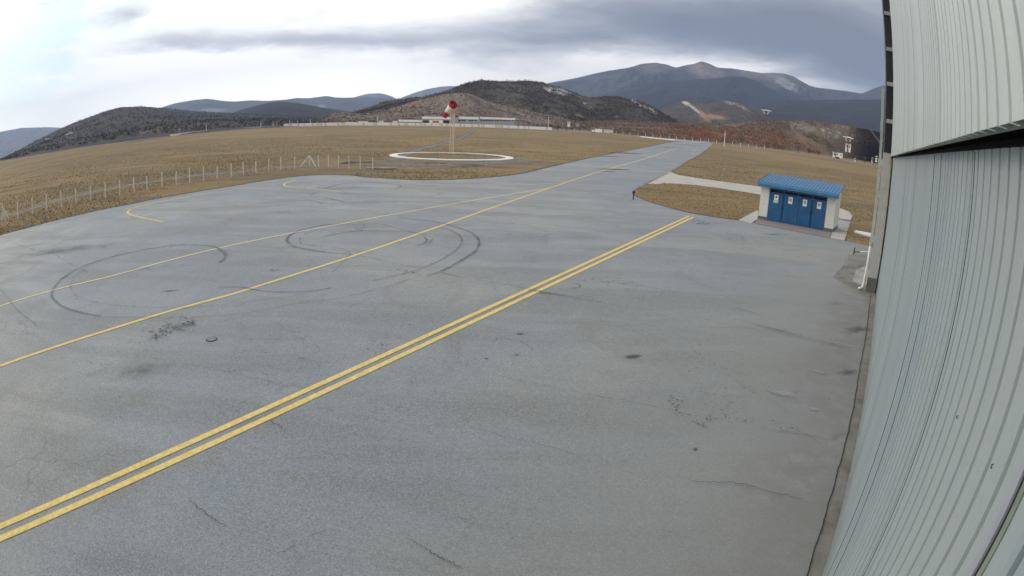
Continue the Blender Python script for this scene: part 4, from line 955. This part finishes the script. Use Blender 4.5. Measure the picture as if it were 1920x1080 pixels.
wall_line('perimeter_wall', [(532,236),(600,236),(700,235),(800,235),(900,236),(980,238),(1035,241)], 500, 2.4, m_ban, 'long low white banner wall in front of the race track buildings', 'wall')
wall_line('boundary_wall', [(320,255),(355,250),(390,246),(420,243),(447,240.5)], [425,428,432,436,440], 1.0, m_wht, 'white boundary wall climbing at the left end of the field', 'wall')
wall_line('boundary_wall', [(236,268),(270,263),(300,258.5),(320,255.5)], [415,416,418,420], .5, m_gry, 'low grey wall leading left from the white boundary wall', 'wall')
wall_line('boundary_wall', [(450,240.5),(470,240),(490,239.5),(515,238)], [470,472,474,476], 1.0, m_gry, 'grey kerb wall between the two white walls', 'wall')
mbr = MB()
rd = [Vector((*G(x, y), 0)) for x, y in [(1200,256.8),(1225,259.8),(1265,263.8),(1300,266.8),(1326,268)]]
ribbon(mbr, [(p.x, p.y) for p in rd], 3.0, .05, (1,1,1)); ribbon(mbr, smooth_line(gl([(1010,243.3),(1100,248.4),(1150,252.3),(1205,256.8),(1260,263)]), 4), 3.2, .018, (1,1,1))
ribbon(mbr, smooth_line(gl([(1335,268.6),(1400,276.5),(1480,286.5),(1560,297),(1625,306)]), 4), 2.4, .018, (1,1,1))
ribbon(mbr, [(p.x, p.y) for p in [P(x, 238, 484) for x in range(520, 1060, 30)]], 5.0, .05, (1,1,1))
tag(mbr.build('perimeter_road', m_road), kind='structure')
wall_line('white_barrier', [(1200,256),(1225,259),(1265,263),(1300,266),(1326,267)], 330, .55, m_wht, 'low white barrier across the far end of the taxiway', 'barrier')
# far perimeter fence
fp = [(1062,243),(1077,244),(1092,245.5),(1108,247),(1124,248.5),(1140,250),(1155,251.6),(1168,253),(1181,254.5),(1196,256),(1210,257.5),(1224,259),(1238,260.5),(1254,262),(1268,263),(1283,265),(1298,266.5),(1313,267.5),(1328,268.5),(1343,270),(1358,271.5),(1373,273),(1388,275),(1403,276.5),(1418,278),(1433,279.5)]
fg = [Vector((*G(x, y+1.5), 0)) for x, y in fp]; ff = empty('perimeter_fence', (fg[0].x, fg[0].y, 0))
mb = MB(); mb.box(-.13,.13,-.13,.13,0,2.9); q0 = mb.build('post', m_post, ff)
for k, g in enumerate(fg):
    c = q0 if k == 0 else q0.copy()
    if k: COL.objects.link(c); c.parent = ff
    c.location = (g.x-fg[0].x, g.y-fg[0].y, 0)
mb = MB(); 
for z in (.2, 1.0, 2.2): mb.tube([(g.x-fg[0].x, g.y-fg[0].y, z) for g in fg], .035, 4)
mb.build('wire', m_wire, ff); tag(ff, 'distant perimeter fence of thin pale posts across the end of the taxiway', 'fence')
# dense low hedge line along the perimeter to the right, cable masts and lamp posts
def pole(name, x, yb, yt, D, r, label, cat, group=None, head=True):
    a = P(x, yb, D); h = P(x, yt, D).z; o = empty(name, (a.x, a.y, 0)); mb = MB(); mb.tube([(0,0,0),(0,0,h)], [r, r*.6], 6); mb.build('pole', m_wht, o)
    if head: mb = MB(); mb.box(-.5,.5,-.15,.15,h,h+.25); mb.build('lamp_head', m_gry, o)
    tag(o, label, cat, group)
pole('light_mast', 1358.5, 263, 246, 340, .22, 'tall pale mast standing behind the fence right of the taxiway end', 'mast')
pole('light_mast', 1028, 240, 219, 505, .25, 'thin mast between the race track buildings and the dark trees', 'mast')
pole('light_mast', 707.5, 234, 219, 508, .2, 'slim mast behind the pale green cabin', 'mast')
for i, (x, yt) in enumerate([(489,228),(512,227),(519,228),(543,225),(548,228),(558,226),(582,223),(595,227)]):
    pole('light_mast', x, 238, yt, 520, .2, 'thin distant mast, one of the row before the wooded hills left of the banner wall', 'mast', 'row of masts left of the banner wall', False)
pole('light_mast', 387, 246, 233, 450, .2, 'lone thin mast above the white boundary wall at left', 'mast')

# trees: tapered trunk, limbs and leaf clumps
def tree(name, x, D, h, w, cols, label, group=None, zb=0.0):
    a = P(x, 240, D); o = empty(name, (a.x, a.y, zb)); mb = MB()
    mb.tube([(0,0,0),(.1,0,h*.35),(0,.1,h*.7)], [h*.05,h*.035,h*.015], 6)
    for k in range(5):
        an = random.uniform(0,6.28); z = h*random.uniform(.25,.5); mb.tube([(0,0,z),(math.cos(an)*w*.3,math.sin(an)*w*.3,z+h*.25)], [h*.02,h*.008], 4)
    mb.build('trunk', m_bark, o); V = MB()
    cl = [(random.gauss(0,.32)*w*.5, random.gauss(0,.32)*w*.5, h*random.uniform(.35,.92)) for _ in range(14)]
    for c in cl:
        col = random.choice(cols)
        for _ in range(34):
            p = Vector(c)+Vector([random.gauss(0,1) for _ in range(3)])*w*.12; q = w*.05
            V.add([p+Vector([random.uniform(-q,q) for _ in range(3)]) for _ in range(3)], [(0,1,2)], tuple(v*random.uniform(.6,1.4) for v in col))
    V.build('crown', m_scrub, o); tag(o, label, 'tree', group)
gn = [(.035,.050,.025),(.05,.065,.03)]; rd_ = [(.10,.04,.03),(.08,.045,.03)]
tree('evergreen_tree', 1046, 500, 6.2, 5.5, gn, 'round dark green tree right of the banner wall end')
tree('broadleaf_tree', 1033, 505, 5.5, 5, rd_, 'dark reddish tree beside the thin mast')
tree('evergreen_tree', 1062, 520, 4.5, 4.2, [(.14,.15,.12)], 'pale grey green bushy tree right of the round dark tree')
tree('evergreen_tree', 1641, 500, 6.5, 6, gn, 'dark tree between the pale huts beside the hangar corner')
for i, (x, D, h) in enumerate([(1440,470,5),(1455,480,4),(1500,490,5.5),(1520,500,6),(1538,500,5),(1570,520,6),(1590,520,4.6),(1610,520,5),(1625,520,6)]):
    tree('bare_tree', x, D, h, h*.85, [(.11,.085,.06),(.09,.075,.05),(.14,.11,.08)], 'bare brown winter tree in the line between the field edge and the heath slope', 'bare trees along the right field edge')

# houses and sheds on the right
def house(xl, xr, yb, yt, D, label, mw=m_wht, roofm=m_rf, name='house', flat=False, depth=6):
    a, c = P(xl, yb, D), P(xr, yb, D); zb = min(a.z, c.z); h = P((xl+xr)/2, yt, D).z-zb; L = math.hypot(c.x-a.x, c.y-a.y)
    o = empty(name, (a.x, a.y, zb), math.atan2(c.y-a.y, c.x-a.x)); mb = MB(); hw = h*(.62 if not flat else .85)
    mb.box(0,L,0,depth,-3,hw); mb.build('wall', mw, o)
    mb = MB()
    if flat: mb.box(-.3,L+.3,-.3,depth+.3,hw+.002,h)
    else: mb.prism([(-.4,hw-.1),(depth/2,h),(depth+.4,hw-.1),(depth+.4,hw+.05),(depth/2,h+.2),(-.4,hw+.05)], -.4, L+.4, 'yz')
    mb.build('roof', roofm, o)
    n = max(2, int(L/3))
    for k in range(n):
        mb = MB(); x = (k+.5)*L/n; mb.box(x-.45,x+.45,-.05,-.002,hw*.35,hw*.75); mb.build('window', m_glass, o)
    tag(o, label, 'house'); return o
house(1561,1580,291.5,286,560,'low white house with flat pale roof at the right edge of the field', roofm=m_wht, flat=True, mw=m_wht)
house(1064,1069,232.5,228.3,640,'small white house in two parts above the right end of the banner wall', flat=True, roofm=m_wht)
house(1080,1086,232.5,229,650,'small pale cottage with a dark roof right of the white house', mw=m_tan)
house(1601,1604.5,300.5,297,520,'tiny white hut at the foot of the dark slope', flat=True, roofm=m_wht)
house(1634,1637.5,299,295.5,520,'tiny white hut left of the dark tree', flat=True, roofm=m_wht)
house(1641.5,1645,297,292.5,520,'tiny white hut right of the dark tree near the hangar', flat=True, roofm=m_wht)
house(1585,1595,279,268,640,'white and red two storey kiosk below the striped canopy', mw=m_wht, roofm=m_redb, flat=True)
for k, (xl, xr, yb, yt) in enumerate([(1110,1114.5,245.6,242.2),(1115.5,1129,246.4,241.3),(1132,1149.5,248,242.8)]):
    a, c = P(xl, yb, 470), P(xr, yb, 470); L = math.hypot(c.x-a.x, c.y-a.y); h = 2.6 if k else 1.8
    o = empty('truck_trailer', (a.x, a.y, 0), math.atan2(c.y-a.y, c.x-a.x)); mb = MB(); mb.box(0,L,0,2.4,.7,.7+h); mb.build('box_body', m_wht if k < 2 else m_gate, o)
    for x in (L*.15, L*.75):
        mb = MB(); mb.tube([(x,-.05,.45),(x,2.45,.45)], .45, 10); mb.build('wheel', m_steelD, o); tag(o, ['small white van body at the left of the parked trailers','long white trailer in the middle of the parked trailers','pale green white trailer at the right of the parked trailers'][k], 'trailer', 'trailers parked beyond the field')
def canopy(y0, y1, xl, xr, D, label):
    a, c = P(xl, y0, D), P(xr, y1, D); L = math.hypot(c.x-a.x, c.y-a.y); md = (a+c)/2; H_ = 10.5; k = L/17.5
    o = empty('canopy', (md.x, md.y, md.z-H_), math.atan2(c.y-a.y, c.x-a.x)); dz = (c.z-a.z)/2
    mb = MB(); mb.prism([(-L/2,H_-.1-dz),(-L*.1,H_+1.0*k),(L*.1,H_+1.0*k-dz*.2),(L/2,H_-.1+dz),(L*.42,H_-.7*k+dz),(-L*.42,H_-.7*k-dz)], -3, 3, 'xz'); mb.build('roof', m_wht, o)
    for q in (-1, 1):
        mb = MB(); mb.tube([(q*L*.25,0,H_-.6),(q*L*.12,0,H_-5.8*k)], .75*k, 6); mb.build('leg', m_wht, o)
    mb = MB(); mb.tube([(0,0,-6),(0,0,H_-5.2*k)], [.9,.6], 8); mb.box(-L*.2,L*.2,-.6,.6,H_-6.6*k,H_-5.7*k); mb.build('column', m_brn, o)
    tag(o, label, 'canopy')
m_brn = m_simple('red_brown_steel', (.13,.07,.06), .7)
canopy(205.5,208.5,1426,1447.5,745,'white winged canopy on two slanting legs standing on the ridge')
canopy(255.5,260,1580,1601.5,640,'white striped canopy on slanting legs lower down the slope')
# dark car by the field edge
a = P(1570, 300, 500); o = empty('parked_car', (a.x, a.y, 0), .4)
mb = MB(); mb.prism([(-2.1,.35),(2.1,.35),(2.15,.8),(1.3,.95),(.7,1.4),(-1.0,1.42),(-1.9,1.0),(-2.15,.9)], -.85, .85, 'xz'); mb.build('body', m_simple('dark_red_paint', (.10,.02,.015), .35), o)
for x in (-1.3, 1.3):
    mb = MB(); mb.tube([(x,-.87,.33),(x,.87,.33)], .33, 12); mb.build('wheel', m_steelD, o)
mb = MB(); mb.prism([(.68,1.33),(-.95,1.35),(-1.5,1.02),(1.05,.98)], -.857, .857, 'xz'); mb.build('window', m_glass, o)
tag(o, 'dark red car parked on the field edge in front of the low white house', 'car')

# ------------------------------------------------------------------ air
hz = MB(); hz.box(-9900, 9900, -9900, 9900, -1.5, 980)
m_h = bpy.data.materials.new('haze_air'); m_h.use_nodes = True; nt = m_h.node_tree; nt.nodes.clear()
ou = nt.nodes.new('ShaderNodeOutputMaterial'); pv = nt.nodes.new('ShaderNodeVolumePrincipled'); pv.inputs['Color'].default_value = (.52,.66,.95,1); pv.inputs['Density'].default_value = 1.05e-4; pv.inputs['Anisotropy'].default_value = .2
nt.links.new(pv.outputs[0], ou.inputs['Volume'])
tag(hz.build('haze', m_h), 'thin blue winter haze over the valley', 'haze', None, 'stuff')

# ------------------------------------------------------------------ sky
SUN_AZ, SUN_EL = R(-62), R(32)       # behind the bright clouds, over the left of the apron
w = bpy.data.worlds.new('World'); scene.world = w; w.cycles.sampling_method = 'MANUAL'; w.cycles.sample_map_resolution = 512; w.use_nodes = True; t = NT(w.node_tree); t.n.clear()
out = t.new('ShaderNodeOutputWorld'); bg = t.new('ShaderNodeBackground'); t.l.new(bg.outputs[0], out.inputs[0])
sky = t.new('ShaderNodeTexSky', sky_type='NISHITA'); sky.sun_disc = False; sky.sun_elevation = SUN_EL; sky.sun_rotation = SUN_AZ; sky.air_density = 1.2; sky.dust_density = 2
tc = t.new('ShaderNodeTexCoord'); dv = tc.outputs['Generated']
sx = t.new('ShaderNodeSeparateXYZ'); t.l.new(dv, sx.inputs[0])
az = t.math('MULTIPLY', t.math('ARCTAN2', sx.outputs[0], sx.outputs[1]), 57.2958); el = t.math('MULTIPLY', t.math('ARCSINE', sx.outputs[2]), 57.2958)
cmb = t.new('ShaderNodeCombineXYZ'); t.put(cmb.inputs[0], t.math('MULTIPLY', az, .055)); t.put(cmb.inputs[1], t.math('MULTIPLY', el, .20)); cv = cmb.outputs[0]
nA = t.noise(cv, 1.6, 7, .55, .5); nB = t.noise(cv, 5.0, 5, .6, .3)
cmb2 = t.new('ShaderNodeCombineXYZ'); t.put(cmb2.inputs[0], t.math('ADD', t.math('MULTIPLY', az, .055), 7.7)); t.put(cmb2.inputs[1], t.math('MULTIPLY', el, .2)); nC = t.noise(cmb2.outputs[0], 2.2, 5, .6, .4)
azd = t.math('ADD', az, t.math('MULTIPLY', t.math('SUBTRACT', nC, .5), 9)); eld = t.math('ADD', el, t.math('MULTIPLY', t.math('SUBTRACT', nA, .5), 2.6))
def px_dir(x, y): d = ray(x, y); return math.degrees(math.atan2(d[0], d[1])), math.degrees(math.asin(d[2]))
def gb_(x, y, sa, se, amp, rot=0.0):
    a0, e0 = px_dir(x, y); dx = t.math('SUBTRACT', azd, a0); dy = t.math('SUBTRACT', eld, e0)
    if rot: dy = t.math('SUBTRACT', dy, t.math('MULTIPLY', dx, rot))
    q = t.math('ADD', t.math('POWER', t.math('ABSOLUTE', t.math('DIVIDE', dx, sa)), 2.0), t.math('POWER', t.math('ABSOLUTE', t.math('DIVIDE', dy, se)), 2.0))
    return t.math('MULTIPLY', t.math('POWER', 2.718, t.math('MULTIPLY', q, -1.0)), amp)
D_ = t.mapr(azd, -12, 24, .00, .34)
for args in [(1330,45,17,2.6,.55),(1560,60,9,4.5,.42),(1650,140,6,4.0,.35),(1020,75,13,1.5,.42),(660,78,8,.9,.34),(560,75,4,1.0,.12),(820,130,11,1.6,.22),(235,28,3,1.1,.30),(60,4,4.5,.8,.75),(320,75,6,.9,.30),(430,82,7,.8,.22),(115,112,2.2,.6,.26),(330,155,3,.35,.12),(480,140,6,.35,.10),(640,160,7,.5,.16),(560,110,5,.4,.10),(1180,30,8,1.5,.15),
             (330,190,26,3.4,-.50),(760,165,12,1.8,-.22),(1290,112,9,1.3,-.42),(1180,135,8,1.1,-.20),(1560,165,7,.9,-.20),(960,155,14,.9,-.12),(1400,140,6,.8,-.14),(860,10,10,1.5,-.16),(960,150,12,.8,-.10),(1450,20,6,1.2,.10)]:
    D_ = t.math('ADD', D_, gb_(*args))
D_ = t.math('ADD', D_, t.math('MULTIPLY', t.math('SUBTRACT', nA, .5), .46)); D_ = t.math('ADD', D_, t.math('MULTIPLY', t.math('SUBTRACT', nB, .5), .26))
rp = t.new('ShaderNodeValToRGB'); t.l.new(D_, rp.inputs[0]); e = rp.color_ramp.elements
e[0].position = 0.0; e[0].color = (1.25,1.22,1.15,1); e[1].position = 1.0; e[1].color = (.165,.185,.225,1)
for p_, c_ in ((.13,(1.0,.985,.95,1)),(.29,(.66,.66,.67,1)),(.46,(.42,.44,.48,1)),(.72,(.238,.258,.300,1))):
    x_ = e.new(p_); x_.color = c_
blue = t.math('ADD', gb_(-10,120,9,6,2.0), gb_(10,40,10,4,1.8)); blue = t.math('MULTIPLY', blue, t.mapr(nB, .40, .66, 1, .35))
skyc = t.mix(1.0, sky.outputs[0], (.04,.04,.04), 'MULTIPLY')
clear = t.mix(1.0, skyc, (.34,.53,.62), 'ADD')
warm = t.mix(t.math('MULTIPLY', t.mapr(el, 7.5, 0), .42), rp.outputs[0], (1.0,.94,.80))
full = t.mix(t.math('MINIMUM', t.math('MULTIPLY', blue, 1.0), 1.0), warm, clear)
glow = t.math('ADD', 1.0, t.math('MULTIPLY', t.math('MULTIPLY', t.mapr(el, 9, .5), t.mapr(az, 4, -18)), .75))
gc_ = t.new('ShaderNodeVectorMath', operation='SCALE'); t.l.new(full, gc_.inputs[0]); t.l.new(glow, gc_.inputs['Scale']); full = gc_.outputs[0]
# overhead the cloud deck is broken: some of the clear sky comes through
full = t.mix(t.mapr(el, 22, 60, 0, .45), full, t.mix(.5, skyc, (.62,.70,.82), 'ADD'))
t.l.new(full, bg.inputs[0]); bg.inputs[1].default_value = 1.0

sd = bpy.data.lights.new('Sun', 'SUN'); sd.energy = .6; sd.angle = R(12); sd.color = (1,.95,.88); so = bpy.data.objects.new('Sun', sd); COL.objects.link(so)
sv = Vector((math.sin(SUN_AZ)*math.cos(SUN_EL), math.cos(SUN_AZ)*math.cos(SUN_EL), math.sin(SUN_EL))); so.rotation_euler = (-sv).to_track_quat('-Z', 'Y').to_euler(); so.location = (0,0,50)

# ------------------------------------------------------------------ camera
cd = bpy.data.cameras.new('Camera'); co = bpy.data.objects.new('Camera', cd); COL.objects.link(co); scene.camera = co
cd.type = 'PANO'; cd.sensor_width = 36; cd.clip_start = .02; cd.clip_end = 40000
try: pc = cd; pc.panorama_type = 'FISHEYE_LENS_POLYNOMIAL'
except Exception: pc = cd.cycles; pc.panorama_type = 'FISHEYE_LENS_POLYNOMIAL'
K = 36/1920*1000
pc.fisheye_fov = math.pi
pc.fisheye_polynomial_k0 = 0; pc.fisheye_polynomial_k1 = -CA/K; pc.fisheye_polynomial_k2 = 0; pc.fisheye_polynomial_k3 = -CB/K**3; pc.fisheye_polynomial_k4 = -CC/K**4
M = Matrix(((AR[0],AU[0],-AF[0],0),(AR[1],AU[1],-AF[1],0),(AR[2],AU[2],-AF[2],CAMH),(0,0,0,1))); co.matrix_world = M
scene.render.engine = 'CYCLES'
scene.cycles.volume_bounces = 0; scene.cycles.max_bounces = 4; scene.cycles.transparent_max_bounces = 16
scene.cycles.use_denoising = True
vs_ = scene.view_settings; vs_.view_transform = 'Standard'; vs_.look = 'None'; vs_.exposure = 0.42; vs_.gamma = 1
